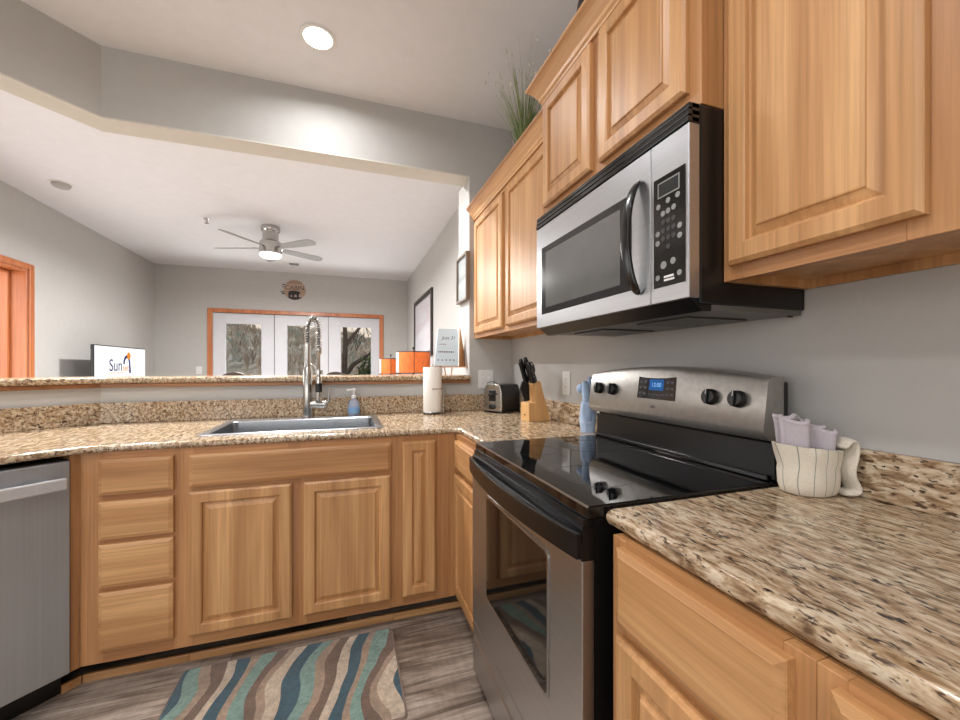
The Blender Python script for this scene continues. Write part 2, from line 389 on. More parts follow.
# french doors in the far wall
def french():
    c = MB(); c.box(FX0-0.075, FX0, YF-0.02, YF, 0, FZ+0.065); c.box(FX1, FX1+0.075, YF-0.02, YF, 0, FZ+0.065); c.box(FX0, FX1, YF-0.02, YF, FZ, FZ+0.065)
    struct('trim_2', c, TRIMW, bevel=0.004)
    xs = [(FX0, -1.205, -1.943, -1.402), (-1.195, -0.318, -0.994, -0.465), (-0.310, FX1, -0.095, 0.440)]
    for i, (a, b, g0, g1) in enumerate(xs):
        m = MB(); y0, y1 = YF+0.03, YF+0.075
        m.box(a, g0, y0, y1, 0.01, FZ-0.005); m.box(g1, b, y0, y1, 0.01, FZ-0.005); m.box(g0, g1, y0, y1, 1.955, FZ-0.005); m.box(g0, g1, y0, y1, 0.01, 0.3)
        d = obj('door_%d' % (i+1), m, WHITE, bevel=0.003); d['kind'] = 'structure'
        f = MB()
        for (p, q, r, s_) in ((g0-0.02, g0, 0.28, 1.975), (g1, g1+0.02, 0.28, 1.975), (g0, g1, 1.955, 1.975), (g0, g1, 0.28, 0.3)): f.box(p, q, y0-0.008, y0, r, s_)
        obj('glass_stop', f, WHITE, d, bevel=0.003)
        obj('glass_pane', MB().box(g0, g1, y0+0.02, y0+0.025, 0.3, 1.955), GLASS, d)
    m = MB(); m.box(FX0, FX1, YF+0.002, YF+0.03, FZ-0.0045, FZ); m.box(-1.2045, -1.1955, YF+0.05, YF+0.07, 0, FZ); m.box(-0.3175, -0.3105, YF+0.035, YF+0.07, 0, FZ)
    struct('trim_3', m, DKWOOD)
french()
# wooden framed patio door opening on the left wall
m = MB(); m.box(XL, XL+0.018, DY1, DY1+0.06, 0, DZ+0.055); m.box(XL, XL+0.018, DY0-0.075, DY0, 0, DZ+0.055); m.box(XL, XL+0.018, DY0, DY1, DZ, DZ+0.055)
struct('trim_4', m, TRIMW, bevel=0.004)
m = MB(); m.box(XL-0.25, XL, DY1-0.018, DY1, 0, DZ); m.box(XL-0.25, XL, DY0, DY0+0.018, 0, DZ); m.box(XL-0.25, XL, DY0+0.018, DY1-0.018, DZ-0.018, DZ)
m.box(XL-0.17, XL-0.12, DY1-0.05, DY1-0.018, 0, DZ-0.018); m.box(XL-0.17, XL-0.12, DY0+0.018, DY0+0.05, 0, DZ-0.018); m.box(XL-0.17, XL-0.12, DY0+0.05, DY1-0.05, DZ-0.05, DZ-0.018)
struct('trim_5', m, TRIMW, bevel=0.003)
# assumed kitchen windows behind the camera, put in for the fill lamps
for i, (a, b, c, d, ax) in enumerate(((-2.2, -0.2, 0.9, 2.2, 'y'), (-1.8, 0, 0.75, 2.25, 'x'))):
    m = MB()
    for (p, q, r, s_) in ((a, a+0.05, c, d), (b-0.05, b, c, d), ((a+b)/2-0.025, (a+b)/2+0.025, c, d), (a, b, c, c+0.05), (a, b, d-0.05, d)):
        if ax == 'y': m.box(p, q, YB-0.10, YB-0.05, r, s_)
        else: m.box(XL-0.2, XL-0.15, p, q, r, s_)
    struct('window_%d' % (i+1), m, WHITE)

# ------------------------------------------------------------------ outside
def hill():
    def fn(i, j):
        x = -260+520*i; y = 30+330*j
        ridge = 1/(1+math.exp((x-40*(y/200))/45.0))
        h = -16+ (j**0.8)*(36*ridge+16)
        h += 2.2*math.sin(x*0.09+y*0.03)*j+1.5*math.sin(x*0.23)*j+0.9*math.sin(x*0.61+2)*j
        h += random.uniform(-0.9, 0.9)*j
        return (x, y, h)
    m = NT('wooded_hillside'); f = m.noise(m.coord((0.5, 0.10, 0.14)), 1.0, 6, 0.8); f2 = m.noise(m.coord((0.02, 0.02, 0.05)), 1.0, 3)
    c = m.ramp(f, [(0.35, rgb(124, 100, 76)), (0.5, rgb(190, 164, 134)), (0.65, rgb(232, 208, 180))])
    c2 = m.ramp(f, [(0.35, rgb(132, 122, 104)), (0.65, rgb(214, 200, 178))])
    m.base(m.mix(m.ramp(f2, [(0.4, (0, 0, 0, 1)), (0.6, (1, 1, 1, 1))]), c, c2)); m.set(Roughness=1.0)
    ob = obj('hillside', MB().grid(fn, 130, 50), m.m, smooth=60); ob['kind'] = 'structure'
    g = obj('ground_outside', MB().box(-60, 60, YF+0.3, 40, -1.2, -1.0), plain('dry_grass', rgb(122, 110, 82), 1.0, vscale=1.2, var=0.3)); g['kind'] = 'structure'
hill()
def forest():
    random.seed(11); m = MB()
    for i in range(1100):
        j = 0.25+0.75*random.random(); x = random.uniform(-210, 120)*(0.35+0.65*j); y = 30+330*j
        ridge = 1/(1+math.exp((x-40*(y/200))/45.0)); h = -16+(j**0.8)*(36*ridge+16)+2.2*math.sin(x*0.09+y*0.03)*j-1.0
        H = random.uniform(4, 7.5); r = random.uniform(0.8, 1.7); a0 = random.uniform(0, 6)
        for q in range(5):
            a = a0+q*2.4; dx, dy = r*math.cos(a), r*math.sin(a); b = random.uniform(0.15, 0.5)*H; w = 0.16+0.0009*y
            m.add([(x-w, y, h+b), (x+w, y, h+b), (x+dx+w*0.6, y+dy, h+b+H*0.35), (x+dx*1.2, y+dy*1.2, h+H*random.uniform(0.75, 1.05)), (x+dx-w*0.6, y+dy, h+b+H*0.35)], [(0, 1, 2, 3, 4)])
        w = 0.12+0.0006*y; m.box(x-w, x+w, y-w, y+w, h, h+H*0.8)
    mt = NT('bare_woodland'); f = mt.noise(mt.coord((0.12, 0.12, 0.12)), 1.0, 3)
    mt.base(mt.ramp(f, [(0.35, rgb(150, 136, 122)), (0.5, rgb(196, 180, 162)), (0.65, rgb(160, 172, 160))])); mt.set(Roughness=1.0)
    ob = obj('bare_woodland', m, mt.m, loc=(0, 150, 0)); ob['kind'] = 'stuff'; tag(ob, 'leafless trees covering the hillside beyond the french doors', 'trees')
forest()
dk = struct('deck_floor', MB().box(-4, 3, YF+0.16, YF+2.4, -0.12, -0.02), plain('deck_boards', rgb(120, 98, 78), 0.8))
BARK = plain('bark', rgb(92, 80, 72), 0.95, var=0.25, vscale=9)
def bare_tree():
    t = thing('bare_tree', 'bare forked tree trunk outside the right french door', 'tree', (0.15, 13.0, -1.0))
    m = MB(); m.tube([(-0.10, 13, -1), (-0.06, 13, 1.0), (-0.03, 13, 2.0), (-0.08, 13, 3.4), (-0.1, 13, 4.6)], [0.12, 0.09, 0.075, 0.05, 0.02], 10)
    m.tube([(-0.03, 13, 1.85), (0.12, 13, 2.1), (0.36, 13.1, 2.42), (0.7, 13.2, 3.0), (1.0, 13.2, 4.2)], [0.055, 0.052, 0.045, 0.03, 0.012], 8)
    m.tube([(-0.06, 12.95, 0.9), (0.2, 12.8, 1.3), (0.5, 12.7, 1.5), (1.0, 12.6, 1.85)], [0.08, 0.075, 0.06, 0.03], 8)
    obj('trunk', m, BARK, t, smooth=50)
    b = MB()
    for i in range(26):
        x = random.uniform(0.1, 1.4); z = random.uniform(1.6, 3.2); p = Vector((x, 13.1, z)); pts = [p]
        d = Vector((random.uniform(-0.4, 0.5), random.uniform(-0.2, 0.2), random.uniform(0.3, 0.9)))
        for q in range(3): p = p+d*0.3+Vector((random.uniform(-.06, .06), 0, 0)); pts.append(p)
        b.tube(pts, [0.014, 0.011, 0.008, 0.003], 5)
    obj('twigs', b, BARK, t)
bare_tree()
def leaf_cluster(name, c, r, n, size, mat, label, cat, seed=1):
    random.seed(seed); m = MB()
    for i in range(n):
        d = Vector((random.gauss(0, 1), random.gauss(0, 1), random.gauss(0, 1))).normalized()*random.uniform(0.4, 1)
        p = Vector((c[0]+d.x*r[0], c[1]+d.y*r[1], c[2]+d.z*r[2]))
        a = Vector((random.gauss(0, 1), random.gauss(0, 1), random.gauss(0, .6))).normalized(); b = a.cross(Vector((0.3, 0.2, 1))).normalized()
        L = size*random.uniform(0.6, 1.4); w = L*0.16
        m.add([p-a*L/2, p+b*w, p+a*L/2, p-b*w], [(0, 1, 2, 3)])
    ob = obj(name, m, mat, loc=(c[0], c[1], -1.0)); tag(ob, label, cat); return ob
leaf_cluster('evergreen_shrub', (0.60, 11.4, 0.65), (0.42, 0.4, 1.0), 1300, 0.20, plain('shrub_leaf', rgb(96, 112, 66), 0.7, var=0.3), 'green leafy shrub outside the right french door', 'shrub', 3)

# ------------------------------------------------------------------ worktops, splashbacks, bar ledge
XE, YE = 0.5106, 1.838      # front edges of the worktops
Y0, Y1 = 0.687, 1.444       # near and far side of the range
XC, YC = 0.5005, 1.8515     # cabinet faces
CXc = -0.93                 # where the cabinet run turns 45 degrees
XLc = -2.0
tt = math.tan(math.radians(22.5))
r_ = 0.07
front = [(XE, Y1+0.003), (XE, YE-r_)] + [(XE-r_+r_*math.cos(a), YE-r_+r_*math.sin(a)) for a in []]
front += arc(XE-r_*0, YE, 0, 0, 0, 1)[:0]
inner = [(XE, YE-0.05), (XE-0.006, YE-0.02), (XE-0.02, YE-0.006), (XE-0.05, YE)]
bend = [(CXc+0.10, YE), (CXc+0.02, YE-0.012), (CXc-0.055, YE-0.055-0.009)]
ex = bend[-1]; lf = (XLc, ex[1]-(ex[0]-XLc))
bk = bent(-0.001, 0, 0)
outer = [(XE, Y1+0.003)]+inner+bend+[lf, (XLc-0.45, lf[1]+0.45), (BX, HY-0.001), (XR-0.001, HY-0.001), (XR-0.001, Y1+0.003)]
# back line must follow the half wall at 45 degrees
outer[-4] = (-2.45, HY-0.001-(BX+2.45)); 
SX0, SX1, SY0, SY1 = -0.60, 0.17, 1.94, 2.49
wt = slab('worktop', outer, [[(SX0+0.03, SY0+0.03), (SX1-0.03, SY0+0.03), (SX1-0.03, SY1-0.03), (SX0+0.03, SY1-0.03)]], 0.888, 0.915, 0.0125, GR)
tag(wt, 'long granite worktop around the sink, turning the corner to the stove', 'worktop')
wt2 = slab('worktop', [(XE, Y0+0.006), (XE, -0.75), (XR-0.001, -0.75), (XR-0.001, Y0+0.006)], [], 0.875, 0.915, 0.0185, GR)
tag(wt2, 'granite worktop in the foreground, on the near side of the stove', 'worktop')
def sb(poly_or_box, label):
    ob = obj('backsplash', poly_or_box, GR, bevel=0.003); tag(ob, label, 'backsplash'); return ob
t2 = tt*0.02
sb(MB().prism([(XR-0.022, HY-0.021), (BX+t2, HY-0.021), (-2.44, HY-0.021-(BX+t2+2.44)), (-2.44, HY-0.001-(BX+2.44)), (BX, HY-0.001), (XR-0.022, HY-0.001)], 0.9152, 1.022), 'granite splashback strip behind the sink along the half wall')
sb(MB().box(XR-0.021, XR-0.001, Y1+0.003, HY-0.001, 0.9152, 1.022), 'granite splashback strip behind the knife block')
sb(MB().box(XR-0.021, XR-0.001, -0.75, Y0+0.006, 0.9152, 1.022), 'granite splashback strip behind the rolled towels')
m = thing('bar_ledge', 'raised granite bar ledge with wood edging on the half wall', 'bar top', (0, HY, 1.10))
obj('wood_edging', MB().prism(bent(-0.028, TH+0.20, XJ-0.002), 1.1002, 1.121), wood('ledge_oak', 'x', (164, 114, 74), (128, 82, 50), 0.4, False), m, bevel=0.003)
bl = slab('ledge_slab', bent(-0.045, TH+0.23, XJ-0.001), [], 1.1212, 1.153, 0.012, GR); bl.parent = m; bl.location = (0, -HY, -1.10)

# ------------------------------------------------------------------ base cabinets
def face_frame(T, u0, u1, v0, v1, vs, hs, d=0.019, mat=None):
    """vs: list of (u,u) stiles, hs: list of (v,v,u,u) rails"""
    return [MB(T).box(p, q, v0, v1, -d, 0) for p, q in vs], [MB(T).box(p+0.0002, q-0.0002, r0, r1, -d, -0.0003) for r0, r1, p, q in hs]
def cab(name, label, T, u0, u1, depth, vs, hs, doors, drawers, hm, v0=0.10, v1=0.8875, ctop=None, toe=True, toe_ext=(0, 0), group='base cabinets'):
    base = T @ Vector(((u0+u1)/2, v0 if not toe else 0, -depth/2))
    t = thing(name, label, 'cabinet', tuple(base), 0, group)
    obj('carcass', MB(T).box(u0+0.0005, u1-0.0005, v0, ctop or v1, -depth, -0.0195), WZ, t)
    a, b = face_frame(T, u0, u1, v0, v1, vs, hs)
    for q in a: obj('stile', q, FZ_, t, bevel=0.0008, seg=1)
    for q in b: obj('rail', q, FX_ if hm is WX else FY_, t)
    for d in doors: obj('door', panel_door(T, *d), WZ, t, smooth=20)
    for d in drawers: obj('drawer_front', slab_front(T, *d), hm, t, smooth=20)
    if toe:
        obj('toe_kick', MB(T).box(u0+toe_ext[0], u1+toe_ext[1], 0.0305, v0-0.0005, -0.130, -0.118), FX_ if hm is WX else FY_, t)
        obj('base_shoe', MB(T).box(u0+toe_ext[0], u1+toe_ext[1], 0, 0.030, -0.076, -0.062), hm, t, bevel=0.003)
    return t
TB = frame_T((0, YC, 0), (1, 0, 0), (0, -1, 0))
cab('drawer_base_cabinet', 'base cabinet with four stacked drawers beside the dishwasher', TB, CXc, -0.61, 0.6,
    [(CXc, -0.862), (-0.640, -0.61)], [(0.855, 0.8875, -0.862, -0.64), (0.700, 0.734, -0.862, -0.64), (0.54, 0.57, -0.862, -0.64), (0.36, 0.39, -0.862, -0.64), (0.10, 0.155, -0.862, -0.64)],
    [], [(-0.870, -0.638, 0.729, 0.862), (-0.870, -0.638, 0.563, 0.704), (-0.870, -0.638, 0.385, 0.545), (-0.870, -0.638, 0.148, 0.367)], WX, toe_ext=(-0.0245, 0))
cab('sink_base_cabinet', 'wide base cabinet with two arched-panel doors under the sink'.replace('arched-panel', 'raised-panel'), TB, -0.61, 0.215, 0.6,
    [(-0.61, -0.575), (-0.235, -0.16), (0.185, 0.215)], [(0.855, 0.8875, -0.575, 0.185), (0.70, 0.745, -0.575, 0.185), (0.10, 0.16, -0.575, 0.185)],
    [(-0.588, -0.220, 0.146, 0.714), (-0.173, 0.192, 0.146, 0.714)], [(-0.586, 0.193, 0.733, 0.860)], WX, ctop=0.70)
cab('corner_base_cabinet', 'corner base cabinet with one narrow tall door', TB, 0.215, 0.4995, 0.6,
    [(0.215, 0.25), (0.395, 0.4995)], [(0.855, 0.8875, 0.25, 0.395), (0.10, 0.16, 0.25, 0.395)],
    [(0.246, 0.400, 0.146, 0.861)], [], WX, toe_ext=(0, 0.0595))
TR = frame_T((XC, 0, 0), (0, -1, 0), (-1, 0, 0))
cab('narrow_base_cabinet', 'narrow base cabinet wedged between the corner and the stove', TR, -1.852, -(Y1+0.003), 0.6,
    [(-1.852, -1.80), (-1.47, -1.447)], [(0.855, 0.8875, -1.8, -1.47), (0.69, 0.73, -1.8, -1.47), (0.10, 0.15, -1.8, -1.47)],
    [(-1.815, -1.462, 0.146, 0.704)], [(-1.815, -1.462, 0.728, 0.860)], WY)
cab('wide_base_cabinet', 'base cabinet with a wide drawer right beside the stove', TR, -0.657, -0.300, 0.6,
    [(-0.657, -0.620), (-0.335, -0.300)], [(0.862, 0.874, -0.62, -0.335), (0.68, 0.722, -0.62, -0.335), (0.10, 0.15, -0.62, -0.335)],
    [(-0.630, -0.322, 0.146, 0.696)], [(-0.630, -0.322, 0.718, 0.862)], WY, v1=0.874)
cab('near_base_cabinet', 'base cabinet at the bottom right corner of the view', TR, -0.2995, 0.50, 0.6,
    [(-0.2995, -0.27), (0.08, 0.14), (0.46, 0.50)], [(0.862, 0.874, -0.27, 0.46), (0.68, 0.722, -0.27, 0.46), (0.10, 0.15, -0.27, 0.46)],
    [(-0.278, 0.09, 0.146, 0.696), (0.13, 0.47, 0.146, 0.696)], [(-0.278, 0.09, 0.718, 0.862), (0.13, 0.47, 0.718, 0.862)], WY, v1=0.874)
# angled run: filler strip, dishwasher
TD = frame_T((CXc, YC, 0), (1, 1, 0), (1, -1, 0))      # u along the 45 degree face, growing towards the corner
f = MB(TD).box(-0.026, -0.0005, 0.10, 0.8875, -0.4, 0); 
ob = obj('filler_panel', f, FZ_, loc=(CXc, YC, 0)); tag(ob, 'thin vertical wood strip on the right side of the dishwasher', 'filler panel')
ob = obj('toe_board', MB(TD).box(-0.029, 0.0245, 0.0, 0.030, -0.074, -0.062), WX, loc=(CXc, YC, 0)); tag(ob, 'short angled wood toe board beside the foot of the dishwasher', 'toe board')
def dishwasher():
    t = thing('dishwasher', 'stainless dishwasher with bar handle set at an angle', 'dishwasher', tuple(TD @ Vector((-0.33, 0, -0.28))))
    obj('tub', MB(TD).box(-0.628, -0.030, 0.10, 0.872, -0.56, -0.012), BLKM, t)
    obj('door', MB(TD).box(-0.627, -0.031, 0.105, 0.868, -0.0115, 0.014), SSD, t, bevel=0.003)
    h = MB(TD); h.box(-0.60, -0.052, 0.776, 0.818, 0.046, 0.060)
    hd = obj('handle', h, steel('stainless_handle', (222, 224, 226), 0.35, 0, 0.55), t, bevel=0.005)
    for a in (-0.57, -0.10): obj('handle_post', MB(TD).box(a, a+0.015, 0.783, 0.812, 0.0142, 0.0458), SSD, hd)
    obj('toe_panel', MB(TD).box(-0.628, -0.0305, 0.0, 0.0995, -0.09, -0.07), BLKM, t)
dishwasher()
ob = obj('end_panel', MB(TD).box(-0.665, -0.631, 0.0, 0.874, -0.56, 0), WZ, loc=tuple(TD @ Vector((-0.65, 0, 0)))); tag(ob, 'wood end panel on the left side of the dishwasher', 'end panel')

# ------------------------------------------------------------------ upper cabinets
def upper(label, X, ya, yb, z0, z1, crown, doors, stiles, frieze=0.05, lip=0.02):
    """ya > yb; face plane at X"""
    T = frame_T((X, 0, 0), (0, -1, 0), (-1, 0, 0)); u0, u1 = -ya, -yb
    t = thing('wall_cabinet', label, 'cabinet', (XR-0.15, (ya+yb)/2, z0), 0, 'wall cabinets')
    c = MB(); D = XR-0.001
    c.box(X+0.0195, D, yb, yb+0.016, z0, z1); c.box(X+0.0195, D, ya-0.016, ya, z0, z1)
    c.box(X+0.0195, D, yb+0.016, ya-0.016, z0+lip, z0+lip+0.015); c.box(X+0.0195, D, yb+0.016, ya-0.016, z1-0.015, z1); c.box(D-0.01, D, yb+0.016, ya-0.016, z0+lip+0.015, z1-0.015)
    c.box(D-0.014, D, yb+0.016, ya-0.016, z0-0.0, z0+lip)
    obj('carcass', c, WZ, t)
    for p, q in stiles: obj('stile', MB(T).box(p, q, z0, z1, -0.019, 0), FZ_, t, bevel=0.0008, seg=1)
    sp = sorted(stiles)
    for (p, q), (r, s_) in zip(sp[:-1], sp[1:]):
        if r-q > 0.01:
            obj('rail', MB(T).box(q+0.0002, r-0.0002, z0, z0+0.05, -0.019, -0.0003), FY_, t); obj('rail', MB(T).box(q+0.0002, r-0.0002, z1-frieze, z1, -0.019, -0.0003), FY_, t)
    for d in doors: obj('door', panel_door(T, *d), WZ, t, smooth=20)
    if crown:
        # moulding profile swept around far end, front and near end
        prof = [(0.0, z1-0.045), (0.008, z1-0.045), (0.010, z1-0.036), (0.016, z1-0.030), (0.018, z1-0.018), (0.024, z1-0.012), (0.034, z1+0.004), (0.050, z1+0.022), (0.058, z1+0.026), (0.058, z1+0.036), (0.0, z1+0.036)]
        cm = MB(); e = crown
        loops = []
        for (px, py, ox, oy) in e: loops.append([(px+ox*w, py+oy*w, z) for w, z in prof])
        cm.loft(loops); obj('crown_moulding', cm, WY, t, smooth=25)
    return t
XU = 0.830
upper('wall cabinet in the corner above the toaster and knife block', XU, HY-0.002, Y1+0.002, 1.402, 2.25,
      [(XU-0.0005, HY-0.002, -1, 0), (XU-0.0005, Y1+0.003, -1, 0)],
      [(-2.530, -2.035, 1.428, 2.178), (-1.976, -1.470, 1.428, 2.178)], [(-2.578, -2.50), (-2.045, -1.965), (-1.50, -1.446)], frieze=0.08)
XM = 0.765
upper('wall cabinet hung directly above the microwave', XM, Y1-0.001, Y0+0.003, 1.806, 2.32,
      [(XR-0.002, Y1-0.0005, 0, 1), (XM-0.0005, Y1-0.0005, -1, 1), (XM-0.0005, Y0+0.0035, -1, -1), (XR-0.002, Y0+0.0035, 0, -1)],
      [(-1.428, -1.104, 1.848, 2.264), (-1.058, -0.722, 1.848, 2.264)], [(-1.443, -1.39), (-1.105, -1.045), (-0.735, -0.690)], frieze=0.07)
upper('large wall cabinet in the foreground at upper right', XU, Y0+0.001, -0.36, 1.402, 2.25,
      [(XU-0.0005, Y0+0.0005, -1, 0), (XU-0.0005, -0.36, -1, 0)],
      [(-0.668, -0.346, 1.434, 2.178), (-0.262, 0.33, 1.434, 2.178)], [(-0.688, -0.64), (-0.372, -0.306), (-0.3055, -0.24), (0.31, 0.36)], frieze=0.08)

# ------------------------------------------------------------------ range
def stove():
    t = thing('electric_range', 'stainless and black electric range with glass cooktop', 'stove', (0.79, (Y0+Y1)/2, 0))
    ya, yb = Y0+0.012, Y1-0.003
    obj('body', MB().box(0.487, 1.085, ya, yb, 0.02, 0.908), BLKM, t)
    obj('door', MB().box(0.457, 0.4865, ya, yb, 0.246, 0.8055), SS, t, bevel=0.002)
    obj('handle_backing', MB().box(0.4572, 0.4865, ya, yb, 0.8058, 0.872), BLKM, t)
    # window with dark glass
    T = frame_T((0.457, 0, 0), (0, -1, 0), (-1, 0, 0))
    def rr(u0, u1, v0, v1, r, w, n=5):
        P = []
        for cx, cy, a0 in ((u1-r, v1-r, 0), (u0+r, v1-r, 90), (u0+r, v0+r, 180), (u1-r, v0+r, 270)):
            P += [(cx+r*math.cos(math.radians(a0+90*i/n)), cy+r*math.sin(math.radians(a0+90*i/n)), w) for i in range(n+1)]
        return P
    fr = MB(T); fr.loft([rr(-1.292, -0.838, 0.404, 0.768, 0.022, 0.0002), rr(-1.292, -0.838, 0.404, 0.768, 0.022, 0.003), rr(-1.286, -0.844, 0.410, 0.762, 0.018, 0.003), rr(-1.282, -0.848, 0.414, 0.758, 0.016, 0.0012)], cap1=False)
    obj('window_trim', fr, SS, t, smooth=30)
    g = MB(T); g.loft([rr(-1.285, -0.845, 0.411, 0.761, 0.018, 0.0001), rr(-1.285, -0.845, 0.411, 0.761, 0.018, 0.0012)])
    obj('oven_window', g, plain('oven_glass', rgb(16, 14, 12), 0.05), t)
    # bowed black handle
    n = 16; o_ = []; i_ = []
    for k in range(n+1):
        s = k/n; y = ya+(yb-ya)*s; b = 4*s*(1-s)
        o_.append((0.444-0.030*b, y)); i_.append((0.4545-0.030*b, y))
    h = MB()
    h.prism(o_+i_[::-1], 0.812, 0.864)
    h.prism(i_+[(0.4565, yb), (0.4565, ya)], 0.812, 0.842)
    hd = obj('handle', h, plain('handle_satin_black', rgb(9, 9, 10), 0.30), t, bevel=0.005, smooth=35, seg=3)
    s_ = MB()
    for k in range(3):
        q = [(x+(0.4565-x)*(k+1)/4, y) for x, y in i_[1:-1]]
        obj('handle_groove', MB().prism([(x-0.0018, y) for x, y in q]+[(x+0.0018, y) for x, y in q[::-1]], 0.8422, 0.853), BLK, hd)
    obj('vent_strip', MB().box(0.462, 0.4865, ya+0.004, yb-0.004, 0.8725, 0.890), BLKM, t)
    # cooktop
    c = MB(); c.box(0.469, 1.02, ya-0.002, yb+0.002, 0.890, 0.918); obj('cooktop', c, BGLASS, t, bevel=0.004, smooth=35)
    e = MB(); e.box(0.4675, 0.4715, ya, yb, 0.9155, 0.9192); obj('cooktop_edge_trim', e, SS, t)
    # burner rings
    rm = plain('burner_mark', rgb(38, 38, 40), 0.12)
    for bx, by, br in ((0.62, 0.90, 0.105), (0.62, 1.24, 0.08), (0.84, 0.90, 0.08), (0.84, 1.24, 0.105)):
        b = MB(); b.lathe([(br, 0.91802), (br, 0.9184), (br-0.0025, 0.9184), (br-0.0025, 0.91802)], (bx, by, 0), 48, cap0=False, cap1=False)
        obj('burner_ring', b, rm, t)
    # drawer
    d = MB(); d.box(0.459, 0.4865, ya, yb, 0.055, 0.239); dr = obj('storage_drawer', d, SS, t, bevel=0.003)
    n = 20; L = []
    for k in range(n+1):
        s = k/n; y = ya+0.03+(yb-ya-0.06)*s; z = 0.190-0.018*(4*s*(1-s)); L.append([(0.4595, y, z+0.012), (0.4545, y, z+0.004), (0.4595, y, z-0.010)])
    obj('finger_pull', MB().loft(L), SS, dr, smooth=50)
    obj('kick_plate', MB().box(0.50, 0.51, ya, yb, 0.0, 0.054), BLKM, t)
    # back guard: black riser, slanted stainless console with arched top
    obj('riser', MB().box(1.012, 1.068, ya, yb, 0.918, 1.018), plain('riser_black', rgb(8, 8, 8), 0.28), t, bevel=0.006)
    rl = MB(); rl.box(1.000, 1.0118, ya+0.01, yb-0.01, 0.9182, 0.932); obj('riser_rail', rl, BLK, t, bevel=0.003)
    n = 18; L = []
    for k in range(n+1):
        s = k/n; y = ya+(yb-ya)*s; tp = 1.178+0.026*(4*s*(1-s))
        L.append([(0.9735, y, 1.048), (0.978, y, 1.036), (0.992, y, 1.022), (1.045, y, 1.020), (1.045, y, tp+0.002), (1.020, y, tp+0.004), (0.996, y, tp-0.002), (0.990, y, tp-0.012)])
    cs = obj('control_panel', MB().loft(L), SSP, t, smooth=30)
    obj('panel_back', MB().box(1.0455, 1.066, ya+0.002, yb-0.002, 1.0205, 1.168), BLKM, t, bevel=0.004)
    # slanted plane frame of console face from (0.975,1.030) to (1.018,~1.165)
    a = Vector((0.0165, 0, 0.118)).normalized(); P = Vector((0.9735, 0, 1.048)); u = Vector((0, -1, 0)); nn = u.cross(a).normalized()
    if nn.x > 0: nn = -nn
    TC = Matrix(((u.x, a.x, nn.x, P.x), (u.y, a.y, nn.y, P.y), (u.z, a.z, nn.z, P.z), (0, 0, 0, 1)))
    for i, y in enumerate((1.372, 1.287, 0.852, 0.770)):
        k_ = MB(TC @ Matrix.Translation((-y, 0.073, 0))); k_.lathe([(0.021, 0.0005), (0.023, 0.004), (0.0215, 0.018), (0.019, 0.021)], seg=28)
        k_.box(-0.004, 0.004, -0.0205, 0.0205, 0.019, 0.027)
        kb = obj('burner_knob', k_, BLKM, t, smooth=35, bevel=0.001)
        m_ = MB(TC @ Matrix.Translation((-y, 0.073, 0))); m_.box(-0.0008, 0.0008, 0.006, 0.0195, 0.0271, 0.0275); obj('pointer_mark', m_, WPLAST, kb)
        q = MB(TC @ Matrix.Translation((-y, 0.104, 0))); q.box(-0.003, 0.003, -0.002, 0.002, 0.0002, 0.0006); obj('burner_symbol', q, BLKM, cs)
    di = MB(TC); di.box(-1.152, -0.982, 0.050, 0.128, 0.0002, 0.003); dp = obj('clock_display', di, BLK, cs, bevel=0.001)
    sc_ = MB(TC); sc_.box(-1.098, -1.033, 0.080, 0.117, 0.0031, 0.0036); obj('lit_screen', sc_, emit('display_blue', (0.06, 0.22, 0.62, 1), 0.5), dp)
    bt = MB(TC)
    for r in range(3):
        for c_ in range(2):
            bt.box(-1.144+c_*0.020, -1.130+c_*0.020, 0.064+r*0.02, 0.072+r*0.02, 0.0031, 0.0036); bt.box(-1.022+c_*0.019, -1.009+c_*0.019, 0.064+r*0.02, 0.072+r*0.02, 0.0031, 0.0036)
    for c_ in range(6): bt.box(-1.098+c_*0.012, -1.090+c_*0.012, 0.062, 0.068, 0.0031, 0.0036)
    obj('touch_button', bt, plain('dim_grey_button', rgb(70, 70, 76), 0.5), dp)
    text_obj('digits', '12:00', 0.020, TC @ Matrix.Translation((-1.0655, 0.098, 0.0037)), emit('digit_blue', (0.3, 0.6, 1, 1), 1.0), dp, 0.0001)
    lg = MB(TC @ Matrix.Translation((-1.075, 0.024, 0))); lg.lathe([(0.012, 0.0002), (0.012, 0.001)], seg=24, sy=0.45); obj('logo_badge', lg, plain('badge_grey', rgb(90, 88, 86), 0.4), cs)
stove()

